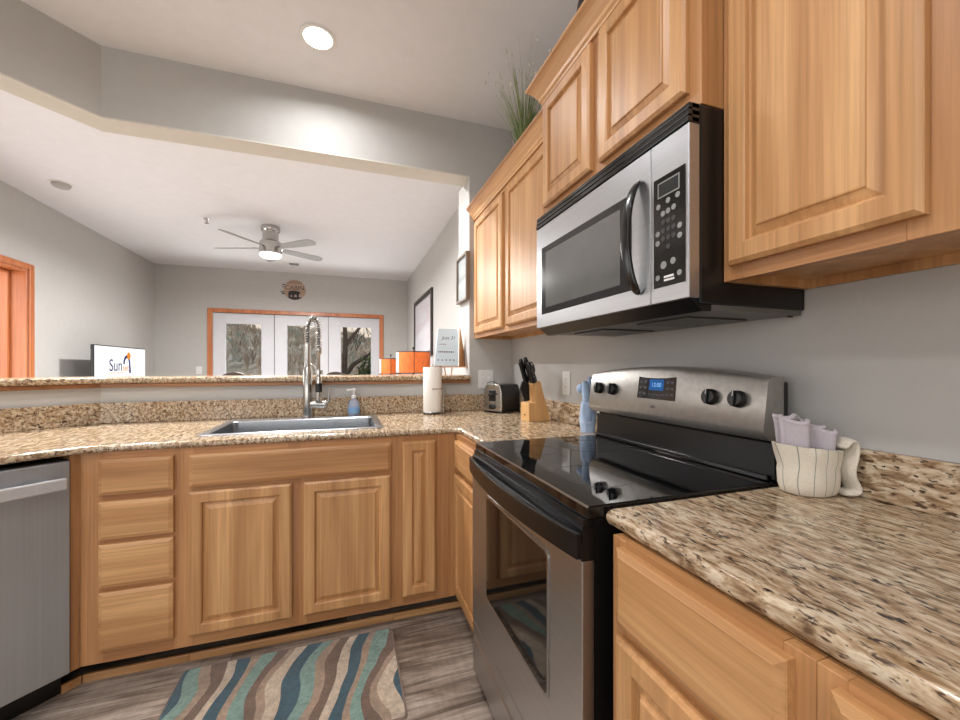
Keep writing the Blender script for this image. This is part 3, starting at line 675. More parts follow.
# ------------------------------------------------------------------ microwave
def microwave():
    ya, yb = Y0+0.003, Y1-0.003; XF = 0.729
    t = thing('microwave', 'stainless over-the-range microwave with black bow handle', 'microwave', (0.92, (ya+yb)/2, 1.345))
    b = MB(); b.box(0.762, XR-0.001, ya, yb, 1.350, 1.804); obj('case', b, BLKM, t, bevel=0.003)
    T = frame_T((XF, 0, 0), (0, -1, 0), (-1, 0, 0))
    d = MB(T); d.box(-yb, -0.8095, 1.362, 1.757, -0.031, 0)
    SM = steel('stainless_microwave', (186, 187, 189), 0.38, 1)
    dr = obj('door', d, SM, t, bevel=0.002)
    fr = MB(T); fr.box(-1.395, -0.880, 1.412, 1.672, 0.0001, 0.0012); obj('door_glass_border', fr, plain('dark_border', rgb(34, 34, 36), 0.12), dr, bevel=0.0005)
    gl = MB(T); gl.box(-1.362, -0.925, 1.436, 1.648, 0.0013, 0.0018); obj('door_glass', gl, plain('mesh_glass', rgb(96, 96, 95), 0.12, coat=0.6), dr)
    h = MB(T); n = 14; L = []
    for k in range(n+1):
        s = k/n; z = 1.392+0.304*s; w = 0.004+0.042*(4*s*(1-s))**0.55; hw = 0.017+0.006*(4*s*(1-s)); th = 0.016
        u = -0.858+0.010*(1-4*s*(1-s))
        L.append([(u-hw, z, max(0.0004, w-th)), (u-hw*0.8, z, w), (u+hw*0.8, z, w), (u+hw, z, max(0.0004, w-th))])
    h.loft(L); obj('handle', h, plain('handle_black', rgb(10, 10, 11), 0.22), dr, smooth=50, subsurf=1)
    c = MB(T); c.box(-0.8075, -ya, 1.362, 1.757, -0.031, 0); cp = obj('control_side', c, SM, t, bevel=0.002)
    k_ = MB(T); k_.box(-0.797, -0.700, 1.400, 1.668, 0.0001, 0.0014); kp = obj('keypad', k_, BLK, cp, bevel=0.0006)
    e = MB(T); e.box(-0.783, -0.716, 1.618, 1.655, 0.0015, 0.0018); obj('display_bezel', e, GREYBTN, kp)
    e = MB(T); e.box(-0.780, -0.719, 1.621, 1.652, 0.0019, 0.0022); obj('display', e, plain('display_grey', rgb(44, 46, 46), 0.2), kp)
    def btn(u, v, r=0.0068, mat=GREYBTN):
        m_ = MB(T @ Matrix.Translation((u, v, 0.0015))); m_.lathe([(r, 0), (r, 0.0008)], seg=18); obj('round_button', m_, mat, kp)
    for u, v in ((-0.781, 1.598), (-0.750, 1.604), (-0.721, 1.606), (-0.766, 1.577), (-0.750, 1.579), (-0.733, 1.582), (-0.715, 1.533), (-0.715, 1.510), (-0.783, 1.532), (-0.783, 1.509), (-0.783, 1.424), (-0.716, 1.424)): btn(u, v)
    btn(-0.764, 1.452, 0.0095); btn(-0.735, 1.456, 0.008)
    dg = plain('dark_key', rgb(58, 58, 58), 0.4)
    for r in range(3):
        for q in range(3): btn(-0.765+q*0.016, 1.556-r*0.020, 0.0062, dg)
    btn(-0.749, 1.494, 0.0062, dg)
    ms = MB(T)
    for r in range(2): ms.box(-0.763, -0.733+0.002*r, 1.420-r*0.008, 1.425-r*0.008, 0.0015, 0.0018)
    obj('logo_lettering', ms, WPLAST, kp)
    # vent grille along the top
    v = MB(T)
    for i in range(3): v.box(-yb, -ya, 1.759+i*0.0155, 1.771+i*0.0155, -0.030, 0.004-0.002*i)
    v.box(-yb, -ya, 1.758, 1.803, -0.031, -0.008); obj('vent_grille', v, BLK, t, bevel=0.0015)
    # underside: sloped dark front and grey plate with grease filters
    P = [(0.742, 1.361), (0.775, 1.334), (1.09, 1.334), (1.105, 1.3495), (0.742, 1.3495)]
    u_ = MB(); L = [[(0.742, y, 1.3615), (0.762, y, 1.3495), (0.762, y, 1.3495)] for y in (ya, yb)]
    u_ = MB(); u_.loft([[(0.738, y, 1.3612), (0.775, y, 1.334), (0.80, y, 1.334), (0.80, y, 1.3497), (0.7615, y, 1.3497), (0.7615, y, 1.3612)] for y in (ya+0.006, yb-0.006)])
    obj('bottom_bevel', u_, BLKM, t)
    u_ = MB(); u_.box(0.8005, 1.10, ya+0.004, yb-0.004, 1.338, 1.3497); pl = obj('bottom_plate', u_, plain('grey_plate', rgb(112, 110, 106), 0.4, 0.5), t)
    for y in (0.80, 1.15):
        f = MB()
        f.box(0.84, 1.05, y, y+0.19, 1.3335, 1.3378); obj('grease_filter', f, plain('filter_mesh', rgb(80, 78, 74), 0.4, 0.7, vscale=300, var=0.3), pl)
    bo = MB(); bo.lathe([(0.006, 1.3375), (0.006, 1.333)], (1.085, ya+0.02, 0), 12); obj('mount_bolt', bo, BLKM, pl)
microwave()

# ------------------------------------------------------------------ sink, faucet, soap
def sink():
    t = thing('kitchen_sink', 'wide stainless drop-in kitchen sink in the granite worktop', 'sink', ((SX0+SX1)/2, 2.2, 0.915))
    def R(x0, y0, x1, y1, z, r=0.02, n=4):
        P = []
        for cx, cy, a0 in ((x1-r, y1-r, 0), (x0+r, y1-r, 90), (x0+r, y0+r, 180), (x1-r, y0+r, 270)):
            P += [(cx+r*math.cos(math.radians(a0+90*i/n)), cy+r*math.sin(math.radians(a0+90*i/n)), z) for i in range(n+1)]
        return P
    bx0, bx1, by0, by1 = SX0+0.035, SX1-0.035, SY0+0.035, SY1-0.11
    m = MB(); m.loft([R(SX0, SY0, SX1, SY1, 0.9153, .03), R(SX0, SY0, SX1, SY1, 0.918, .03), R(SX0+0.004, SY0+.004, SX1-.004, SY1-.004, 0.920, .03),
                      R(bx0-0.004, by0-.004, bx1+.004, by1+.004, 0.9195, .03), R(bx0, by0, bx1, by1, 0.915, .03), R(bx0+.006, by0+.006, bx1-.006, by1-.006, 0.74, .03), R(bx0+.03, by0+.03, bx1-.03, by1-.03, 0.722, .03)], cap0=False)
    obj('basin', m, plain('sink_steel', rgb(176, 179, 182), 0.27, 1.0, var=0.03), t, smooth=35)
    d = MB(); d.lathe([(0.045, 0.7222), (0.045, 0.725), (0.03, 0.7245)], (-0.2, 2.2, 0), 24); obj('drain', d, CHROME, t, smooth=30)
sink()
def faucet():
    x, y = -0.208, 2.435
    t = thing('kitchen_faucet', 'tall brushed spring-neck kitchen faucet behind the sink', 'faucet', (x, y, 0.9195))
    m = MB(); m.lathe([(0.030, 0.9196), (0.030, 0.928), (0.024, 0.932), (0.026, 0.94), (0.0255, 1.19), (0.020, 1.20), (0.017, 1.21), (0.0145, 1.34)], (x, y, 0), 24)
    obj('column', m, CHROME, t, smooth=35)
    dx, dy = 0.060, -0.03
    # spring neck arch
    pts = []
    for k in range(25):
        s = k/24; a = PI*(1-s); pts.append(Vector((x+dx*0.5+0.5*dx*math.cos(a), y+dy*0.5+0.5*dy*math.cos(a), 1.40+0.085*math.sin(a))))
    pts = [Vector((x, y, 1.33)), Vector((x, y, 1.37))]+pts+[Vector((x+dx, y+dy, 1.36)), Vector((x+dx, y+dy, 1.30))]
    obj('hose', MB().tube(pts, 0.007, 10), BLKM, t, smooth=60)
    cl = [];  L = 0; seg = [0]
    for a, b in zip(pts[:-1], pts[1:]): L += (b-a).length; seg.append(L)
    turns = 26; N = turns*12
    for k in range(N+1):
        s = L*k/N; j = max(i for i in range(len(seg)) if seg[i] <= s+1e-9); j = min(j, len(pts)-2)
        f = (s-seg[j])/(seg[j+1]-seg[j]); p = pts[j].lerp(pts[j+1], f); tg = (pts[j+1]-pts[j]).normalized()
        sd = Vector((dy, -dx, 0)).normalized(); nb = tg.cross(sd).normalized(); a = 2*PI*turns*k/N
        cl.append(p+(sd*math.cos(a)+nb*math.sin(a))*0.0155)
    obj('spring', MB().tube(cl, 0.0028, 6), CHROME, t, smooth=60)
    m = MB(); m.lathe([(0.011, 1.315), (0.016, 1.31), (0.016, 1.285), (0.009, 1.275), (0.008, 1.16), (0.015, 1.15), (0.017, 1.13), (0.016, 1.08), (0.019, 1.02), (0.017, 1.01)][::-1], (x+dx, y+dy, 0), 20)
    sp = obj('spray_head', m, CHROME, t, smooth=35)
    obj('spray_grip', MB().lathe([(0.0178, 1.065), (0.0178, 1.115)], (x+dx, y+dy, 0), 20), BLKM, sp, smooth=40)
    a = MB(); a.tube([(x, y, 1.235), (x+dx*0.55, y+dy*0.55, 1.215), (x+dx, y+dy, 1.18)], 0.006, 10); a.lathe([(0.0215, 1.165), (0.0215, 1.19)], (x+dx, y+dy, 0), 20)
    obj('support_arm', a, CHROME, t, smooth=40)
    v = MB(); v.tube([(x+0.018, y-0.004, 0.995), (x+0.055, y-0.012, 0.995), (x+0.098, y-0.02, 0.995)], [0.021, 0.0215, 0.0215], 18)
    vb = obj('valve_body', v, CHROME, t, smooth=40)
    obj('lever_handle', MB().tube([(x+0.095, y-0.02, 1.0), (x+0.112, y-0.024, 1.012), (x+0.118, y-0.03, 1.085)], [0.008, 0.007, 0.005], 10), CHROME, vb, smooth=50)
faucet()
def soap():
    x, y = 0.043, 2.525
    t = thing('soap_dispenser', 'clear plastic soap pump bottle with blue label right of the faucet', 'soap bottle', (x, y, 0.9152))
    m = MB(); m.lathe([(0.030, 0.9153), (0.034, 0.92), (0.034, 0.975), (0.031, 0.992), (0.020, 1.006), (0.013, 1.012), (0.013, 1.02)], (x, y, 0), 24, sy=0.7)
    g = NT('clear_plastic'); g.base(rgb(205, 215, 235)); g.set(Roughness=0.1); g.b.inputs['Transmission Weight'].default_value = 0.55; g.b.inputs['Alpha'].default_value = 1.0
    obj('bottle', m, g.m, t, smooth=40)
    m = MB(); m.lathe([(0.0346, 0.928), (0.0346, 0.965)], (x, y, 0), 24, sy=0.72, cap0=False, cap1=False); obj('blue_label', m, plain('label_blue', rgb(120, 160, 200), 0.4), t, smooth=60)
    m = MB(); m.lathe([(0.0145, 1.018), (0.0145, 1.034), (0.006, 1.038), (0.005, 1.062), (0.010, 1.064), (0.010, 1.076), (0.004, 1.078)], (x, y, 0), 18); m.tube([(x, y, 1.070), (x-0.035, y-0.008, 1.070), (x-0.040, y-0.009, 1.064)], 0.005, 8)
    obj('pump', m, WPLAST, t, smooth=40)
soap()

# ------------------------------------------------------------------ paper towels, toaster, knife block
def towels():
    x, y = 0.513, 2.45
    t = thing('paper_towel_roll', 'white paper towel roll standing on the worktop corner', 'paper towels', (x, y, 0.928))
    m = MB(); L = []
    m.lathe([(0.056, 0.929), (0.058, 0.932), (0.058, 1.203), (0.056, 1.206), (0.021, 1.206), (0.020, 0.929)], (x, y, 0), 40, cap0=False, cap1=False)
    obj('paper', m, plain('paper_white', rgb(236, 233, 226), 0.9, var=0.02, bumpn=(160, 0.3, 0.002)), t, smooth=40)
    tag(t, 'white paper towel roll standing on the worktop corner', 'paper towels')
    h = thing('paper_towel_holder', 'chrome wire paper towel holder with base and tension arm', 'paper towel holder', (x, y, 0.9152))
    m = MB(); m.lathe([(0.068, 0.9245), (0.070, 0.926), (0.068, 0.9285)], (x, y, 0), 32); obj('base', m, CHROME, h, smooth=40)
    m = MB()
    for a in (30, 150, 270): m.lathe([(0.006, 0.9153), (0.007, 0.92), (0.005, 0.9245)], (x+0.055*math.cos(math.radians(a)), y+0.055*math.sin(math.radians(a)), 0), 10)
    obj('foot', m, BLKM, h)
    obj('post', MB().tube([(x, y, 0.926), (x, y, 1.225)], 0.005, 8), CHROME, h)
    px = x+0.066
    m = MB(); m.tube([(px, y-0.01, 0.927), (px, y-0.01, 1.07), (px-0.012, y-0.03, 1.072), (px-0.045, y-0.055, 1.072), (px-0.075, y-0.064, 1.072)], 0.0028, 8); m.lathe([(0.001, -0.004), (0.005, 0), (0.001, 0.004)], (px-0.078, y-0.064, 1.072), 10)
    obj('tension_arm', m, CHROME, h)
towels()
def toaster():
    x, y, rz = 0.967, 2.412, math.radians(30)
    t = thing('toaster', 'black and chrome two-slice toaster against the corner wall', 'toaster', (x, y, 0.9152), rz)
    # local: front with lever faces -x ; long along x
    m = MB(); P = []
    def sec(xx, s=1.0):
        L = []; w = 0.072*s; h = 0.182
        pts = [(-w, 0.012), (-w*1.02, 0.05), (-w, 0.13), (-w*0.82, h-0.006), (-w*0.6, h), (w*0.6, h), (w*0.82, h-0.006), (w, 0.13), (w*1.02, 0.05), (w, 0.012)]
        return [(xx, a, b) for a, b in pts]
    m.loft([sec(-0.088), sec(0.10)]); obj('shell', m, BLKM, t, local=True, bevel=0.006, smooth=40)
    e = MB(); e.loft([sec(-0.098, 0.96), sec(-0.0885, 1.0)]); fp = obj('front_plate', e, CHROME, t, local=True, bevel=0.003, smooth=40)
    s_ = MB(); s_.box(-0.1025, -0.0985, -0.026, 0.026, 0.075, 0.145); obj('lever_slot', s_, BLKM, fp, local=True, bevel=0.002)
    s_ = MB(); s_.box(-0.125, -0.103, -0.020, 0.020, 0.112, 0.126); obj('lever', s_, BLK, fp, local=True, bevel=0.004)
    k_ = MB(); k_.lathe([(0.018, -0.0985), (0.017, -0.115), (0.012, -0.118)], (0, 0, 0.040), 20, axis='x'); obj('browning_knob', k_, BLKM, fp, local=True, smooth=40)
    f = MB(); f.box(-0.095, 0.10, -0.074, 0.074, 0.0, 0.0115); obj('base', f, BLKM, t, local=True, bevel=0.003)
    for yy in (-0.032, 0.032):
        q = MB(); q.box(-0.065, 0.075, yy-0.013, yy+0.013, 0.1822, 0.1832); obj('bread_slot', q, CHROME, t, local=True)
    c = MB(); c.tube([(0.09, 0.076, 0.03), (0.085, 0.085, 0.10), (0.05, 0.083, 0.185), (0.0, 0.08, 0.196), (-0.05, 0.081, 0.188), (-0.075, 0.082, 0.10), (-0.08, 0.082, 0.004)], 0.0022, 8)
    obj('power_cord', c, BLKM, t, local=True, smooth=60)
toaster()
def knife_block():
    x, y, rz = 0.985, 1.955, math.radians(4)
    t = thing('knife_block', 'slanted beech knife block between the toaster and stove', 'knife block', (x, y, 0.9152), rz)
    # local: u = along room x, profile in x-z leaning to -x, thickness along y
    prof = [(-0.062, 0.0), (0.062, 0.0), (0.040, 0.10), (0.012, 0.205), (-0.034, 0.188), (-0.048, 0.085)]
    prof = [(-0.070, 0.0), (0.066, 0.0), (0.000, 0.215), (-0.052, 0.198), (-0.030, 0.100), (-0.070, 0.100)]
    m = MB(Matrix.Rotation(PI/2, 4, 'X')); m.prism(prof, -0.045, 0.045)
    obj('block', m, BAMBOO, t, local=True, bevel=0.002)
    lg = MB(); lg.box(-0.0705, -0.0702, -0.010, 0.010, 0.030, 0.037); obj('burnt_stamp', lg, DKWOOD, t, local=True)
    R = Matrix.Rotation(rz, 4, 'Z')
    ax = Vector((-0.30, 0, 0.955)).normalized()
    kinds = [(-0.040, 0.028, 0.125, 'leftmost tall black knife handle in the block'), (-0.028, -0.004, 0.130, 'tall black knife handle at the back of the block'), (-0.016, 0.026, 0.10, 'short black knife handle behind the scissors'),
             (-0.030, -0.030, 0.105, 'front left black knife handle in the block'), (-0.012, -0.012, 0.085, 'shortest black knife handle in the block middle')]
    for (lx, ly, L, lab) in kinds:
        zz = 0.215+lx*0.33+0.0
        p = Vector((lx, ly, zz)); q = R @ p + Vector((x, y, 0.9152))
        k_ = thing('kitchen_knife', lab, 'knife', tuple(q), rz, 'knives in the block')
        a = Vector(ax); s1 = Vector((0.955, 0, 0.30)); s2 = Vector((0, 1, 0)); Lp = []
        L *= 1.12
        for s, w, d in ((0.001, 0.012, 0.009), (0.02, 0.0135, 0.010), (L*0.5, 0.0115, 0.009), (L*0.85, 0.014, 0.010), (L, 0.010, 0.007)):
            c = a*s; Lp.append([tuple(c+s1*w*math.cos(b)+s2*d*math.sin(b)) for b in [2*PI*i/10 for i in range(10)]])
        obj('handle', MB().loft(Lp), BLK, k_, local=True, smooth=40)
        rv = MB()
        for s in (0.3, 0.6): c = a*(L*s)+s2*-0.0092; rv.box(c.x-0.0015, c.x+0.0015, c.y-0.0012, c.y, c.z-0.0015, c.z+0.0015)
        obj('rivet', rv, CHROME, k_, local=True)
    # scissors
    p = R @ Vector((-0.004, 0.012, 0.2145)) + Vector((x, y, 0.9152))
    sct = thing('kitchen_scissors', 'kitchen scissors with black loop handles in the knife block', 'scissors', tuple(p), rz)
    m = MB(); 
    for sgn in (-1, 1):
        pts = []
        for i in range(17):
            a = 2*PI*i/16; c = ax*(0.075+0.030*math.sin(a))+Vector((0.955, 0, 0.30))*(0.012*sgn+0.0105*math.cos(a)); pts.append(c)
        m.tube(pts, 0.0035, 8); m.tube([ax*0.001, ax*0.03+Vector((0.955, 0, 0.3))*0.004*sgn, ax*0.046+Vector((0.955, 0, 0.3))*0.010*sgn], [0.006, 0.006, 0.004], 8)
    obj('loop_handle', m, BLK, sct, local=True, smooth=50)
    # cleaver-like black sheath leaning on left of the block
    c = thing('black_cleaver', 'broad black knife hanging on the left face of the block', 'knife', (x-0.062, y-0.005, 1.018), rz, 'knives in the block')
    m = MB(); Lp = []
    prof2 = [(-0.012, 0.0), (0.018, 0.006), (0.012, 0.100), (-0.030, 0.112), (-0.042, 0.075)]
    m = MB(Matrix.Rotation(PI/2, 4, 'X')); m.prism([(a, b+0.002) for a, b in prof2], 0.0, 0.012); obj('sheath', m, BLKM, c, local=True, bevel=0.003)
    hh = MB(); a = Vector((-0.01, -0.006, 0.108)); hh.tube([a, a+ax*0.05, a+ax*0.11], [0.009, 0.008, 0.009], 10); obj('handle', hh, BLK, c, local=True, smooth=40)
knife_block()

# ------------------------------------------------------------------ cloth things near the stove
def cloth_mat(name, c, sc=220):
    m = NT(name); f = m.noise(m.coord(), sc, 3, 0.6); m.base(m.ramp(f, [(0.3, tuple(q*0.85 for q in c[:3])+(1,)), (0.7, c)])); m.set(Roughness=0.95)
    m.b.inputs['Sheen Weight'].default_value = 0.3; m.bump(f, 0.5, 0.002); return m.m
BLUE = cloth_mat('blue_terry', rgb(168, 190, 218))
def folded_towel():
    x, y = 1.030, 1.530
    t = thing('folded_blue_towel', 'light blue towel folded into an upright bundle left of the stove panel', 'towel', (x, y, 0.9152))
    m = MB(); L = []
    for k in range(14):
        s = k/13; z = 0.9153+0.155*s; r = 0.033*(0.92+0.14*math.sin(s*PI))*(1-0.35*max(0, s-0.75)*4*0.4)
        if s > 0.9: r *= 0.75
        L.append([(x+(r*(1+0.11*math.sin(5*a+5*s)+0.05*math.sin(9*a-7*s)))*math.cos(a), y+(r*0.95*(1+0.11*math.sin(4*a-4*s)+0.05*math.sin(11*a+6*s)))*math.sin(a), z) for a in [2*PI*i/28 for i in range(28)]])
    m.loft(L); b = obj('bundle', m, BLUE, t, smooth=70)
    bd = MB(); bd.lathe([(0.0345, 0.955), (0.036, 0.960), (0.0345, 0.966)], (x, y, 0), 28, sy=1.0, cap0=False, cap1=False); obj('wrapped_band', bd, cloth_mat('pale_blue_band', rgb(186, 200, 222)), b, smooth=60)
    for (ox, oy, h, ln) in ((0.006, 0.004, 0.105, 0.010), (-0.010, -0.006, 0.088, -0.004)):
        pts = [(x+ox, y+oy, 1.055), (x+ox*1.3+ln*0.3, y+oy, 1.055+h*0.45), (x+ox*1.4+ln, y+oy+0.006, 1.055+h)]
        e = MB(); e.tube(pts, [0.017, 0.0185, 0.011], 12); obj('upright_fold', e, BLUE, t, smooth=60)
    e = MB(); e.lathe([(0.004, -0.022), (0.016, -0.017), (0.021, -0.004), (0.019, 0.008), (0.010, 0.018), (0.003, 0.021)], (x-0.006, y+0.046, 1.108), 18); obj('side_knot', e, BLUE, t, smooth=70)
    e = MB(); e.tube([(x, y+0.012, 1.075), (x-0.004, y+0.03, 1.098)], [0.014, 0.011], 10); obj('knot_neck', e, BLUE, t, smooth=70)
folded_towel()
def wrapped_towels():
    x, y, z = 1.010, 0.622, 0.9152
    t = thing('towel_bundle', 'cream green-striped cloth pouch holding rolled lilac towels', 'towel bundle', (x, y, z))
    E1 = Vector((0.947, -0.320, 0)); E2 = Vector((0.320, 0.947, 0)); O = Vector((x, y, z))
    def W3(a, b, c): return tuple(O+E1*a+E2*b+Vector((0, 0, c)))
    m = NT('striped_cloth'); v = m.coord(rot=(0, 0, math.radians(18.7))); sp = m.n('ShaderNodeSeparateXYZ'); m.l(v, sp.inputs[0])
    wob = m.math('MULTIPLY', m.math('SINE', m.math('MULTIPLY', sp.outputs[2], 55.0)), 0.03)
    an = m.math('ADD', m.math('ARCTAN2', sp.outputs[1], sp.outputs[0]), wob); fr = m.math('FRACT', m.math('ADD', m.math('MULTIPLY', an, 1.9), 0.35))
    wf_ = m.noise(m.coord(), 260, 2)
    col = m.ramp(fr, [(0.0, rgb(216, 207, 190)), (0.47, rgb(216, 207, 190)), (0.475, rgb(86, 106, 94)), (0.53, rgb(86, 106, 94)), (0.535, rgb(216, 207, 190))], 'CONSTANT')
    m.base(m.mix(0.2, col, m.ramp(wf_, [(0.3, rgb(190, 180, 160)), (0.7, rgb(240, 232, 215))]))); m.set(Roughness=0.95); m.bump(wf_, 0.5, 0.002)
    def ring(s, ra, rb, dz=0.0, sh=0.0):
        L = []
        for i in range(56):
            a = 2*PI*i/56
            w = 1+0.03*math.sin(3*a+1+2*s)+0.022*math.sin(7*a+4*s)
            L.append(W3(sh+ra*w*math.cos(a), rb*w*math.sin(a), 0.0002+0.108*s+(0.007*math.cos(a)*-1)*s+dz))
        return L
    mb = MB(); mb.loft([ring(0, .050, .036), ring(.04, .057, .041), ring(.2, .062, .046), ring(.45, .064, .047), ring(.55, .063, .045), ring(.8, .069, .049, 0, -.003), ring(1.0, .073, .050, 0, -.006), ring(1.0, .069, .046, 0.001, -.006), ring(0.8, .064, .044, 0, -.004)], cap1=False)
    obj('striped_pouch', mb, m.m, t, smooth=75)
    # loose flap: a doubled strip of cloth looping down the near right side
    cream = cloth_mat('cream_cotton', rgb(216, 207, 190), 260)
    ctl = [(0.050, .106), (0.056, .122), (0.067, .128), (0.076, .121), (0.077, .103), (0.073, .082), (0.067, .064), (0.068, .048), (0.076, .032), (0.083, .019), (0.080, .0095), (0.068, .0085), (0.052, .0088)]
    P = [W3(a, -0.022, c) for a, c in ctl]; L = []
    for k, p in enumerate(P):
        q0, q1 = Vector(P[max(0, k-1)]), Vector(P[min(len(P)-1, k+1)]); tg = (q1-q0).normalized(); nb = tg.cross(E2).normalized()
        L.append([tuple(Vector(p)+nb*0.0075*math.sin(2*PI*i/16)+E2*0.024*math.cos(2*PI*i/16)) for i in range(16)])
    obj('loose_fold', MB().loft(L), cream, t, smooth=80, subsurf=1)
    lil = cloth_mat('lilac_terry', rgb(190, 180, 186), 300)
    def ribbon(a0, a1, b0, amp, waves, ph, h0, h1, name):
        def fn(i, j):
            q = 2*PI*waves*i+ph
            a = a0+(a1-a0)*i+0.12*amp*math.sin(2*q)*(0.6+0.4*j)+(-0.014+0.022*i)*j; b = b0+amp*math.sin(q)*(0.7+0.35*j)
            top = h0+(h1-h0)*(i**1.5)+0.007*math.sin(q+1.2)
            c = 0.055+(top-0.055)*math.sin(j*PI/2)
            return W3(a, b-0.006*max(0, j-0.8)*5*0.5, c)
        g = MB(); g.grid(fn, 110, 10); obj(name, g, lil, t, smooth=80, solid=0.009, subsurf=1)
    ribbon(-0.054, 0.046, -0.012, 0.017, 1.9, 0.9, 0.176, 0.140, 'ruffled_towel')
    ribbon(-0.050, 0.040, 0.018, 0.012, 1.5, 2.4, 0.182, 0.150, 'ruffled_towel')
wrapped_towels()

# ------------------------------------------------------------------ wall plates
def plate(name, label, T, w, h, kind):
    base = T @ Vector((0, 0, 0)); t = thing(name, label, 'outlet' if kind == 'outlet' else 'light switch', tuple(base))
    obj('cover_plate', MB(T).box(-w/2, w/2, -h/2, h/2, 0.0003, 0.006), WPLAST, t, bevel=0.002)
    gs = plain('socket_grey', rgb(150, 148, 144), 0.5) if 'socket_grey' not in bpy.data.materials else bpy.data.materials['socket_grey']
    if kind == 'outlet':
        for v in (-0.02, 0.02):
            s = obj('socket', MB(T).box(-0.016, 0.016, v-0.014, v+0.014, 0.0062, 0.0075), WPLAST, t, bevel=0.002)
            h_ = MB(T); h_.box(-0.007, -0.005, v-0.004, v+0.005, 0.0076, 0.0079); h_.box(0.005, 0.007, v-0.004, v+0.005, 0.0076, 0.0079); obj('slot', h_, BLKM, s)
    else:
        for u in (-0.024, 0.024):
            obj('toggle', MB(T).box(u-0.005, u+0.005, -0.010, 0.012, 0.0062, 0.015), WPLAST, t, bevel=0.002)
        sc = MB(T)
        for u in (-0.024, 0.024):
            for v in (-0.03, 0.03): sc.box(u-0.0025, u+0.0025, v-0.0025, v+0.0025, 0.0062, 0.0066)
        obj('screw', sc, gs, t)
plate('light_switch', 'white double switch plate on the stub wall above the toaster', frame_T((0.912, HY, 1.124), (1, 0, 0), (0, -1, 0)), 0.112, 0.125, 'switch')
plate('wall_outlet', 'white outlet on the right wall between the knife block and stove', frame_T((XR, 1.842, 1.121), (0, -1, 0), (-1, 0, 0)), 0.075, 0.125, 'outlet')
plate('wall_outlet', 'small white plate on the far wall left of the french doors', frame_T((-2.315, YF, 1.16), (1, 0, 0), (0, -1, 0)), 0.08, 0.125, 'outlet')

# ------------------------------------------------------------------ plants and basket above the cabinets
def tuft(name, label, c, n, h, spread, seed, dots=True):
    random.seed(seed); t = thing(name, label, 'artificial plant', c)
    m = MB(); m.lathe([(0.050, 0), (0.065, 0.01), (0.075, 0.11), (0.070, 0.11), (0.06, 0.09)], (0, 0, 0.0003), 20)
    obj('pot', m, plain('pot_brown', rgb(86, 66, 50), 0.7), t, local=True, smooth=40)
    mats = [plain('blade_green', rgb(104, 122, 66), 0.6, var=0.3), plain('blade_straw', rgb(150, 140, 98), 0.7, var=0.2)]
    sd_ = MB()
    for gi, (cnt, mt, nm) in enumerate(((n, mats[0], 'green_blades'), (n//3, mats[1], 'dry_stems'))):
        g = MB()
        for i in range(cnt):
            a = random.uniform(0, 2*PI); rr = random.uniform(0, 0.04); L = h*random.uniform(0.55, 1.0)*(1.25 if gi else 1); lean = random.uniform(0.05, spread)*(1.15 if gi else 1)
            p0 = Vector((rr*math.cos(a), rr*math.sin(a), 0.09)); d = Vector((math.cos(a), math.sin(a), 0)); sd = Vector((-d.y, d.x, 0)); w = 0.0042 if gi == 0 else 0.0015
            P = [p0+d*lean*(s**1.8)+Vector((0, 0, L*(s-0.12*s*s*lean/0.2))) for s in (0, 0.25, 0.5, 0.75, 1.0)]
            vs = []
            for q, p in enumerate(P): ww = w*(1-q/4.4); vs += [p-sd*ww, p+sd*ww]
            g.add(vs, [(2*q, 2*q+1, 2*q+3, 2*q+2) for q in range(4)])
            if gi and dots:
                e = P[-1]; sd_.lathe([(0.0015, -0.012), (0.0055, -0.003), (0.0055, 0.003), (0.001, 0.010)], tuple(e), 7)
        ob = obj(nm, g, mt, t, local=True)
    k = obj('seed_heads', sd_, plain('seed_white', rgb(206, 204, 192), 0.7), t, local=True); k['kind'] = 'stuff'
    return t
tuft('grass_plant', 'tall artificial grass tuft on top of the corner wall cabinet', (0.93, 1.98, 2.2502), 150, 0.50, 0.17, 5)
v = thing('dark_vase', 'dark woven vase on top of the cabinet above the microwave', 'vase', (0.90, 1.245, 2.3202))
m = MB(); m.lathe([(0.075, 0.0002), (0.095, 0.04), (0.105, 0.14), (0.09, 0.24), (0.06, 0.30), (0.07, 0.34), (0.062, 0.34), (0.05, 0.29)], (0, 0, 0), 28)
obj('vase_body', m, plain('dark_wicker', rgb(48, 40, 36), 0.7, bumpn=(90, 0.8, 0.004)), v, local=True, smooth=40)
m = MB(); m.lathe([(0.098, 0.10), (0.108, 0.115), (0.108, 0.15), (0.098, 0.165)], (0, 0, 0), 28, cap0=False, cap1=False); obj('woven_band', m, plain('wicker_band', rgb(78, 64, 54), 0.7), v, local=True, smooth=40)

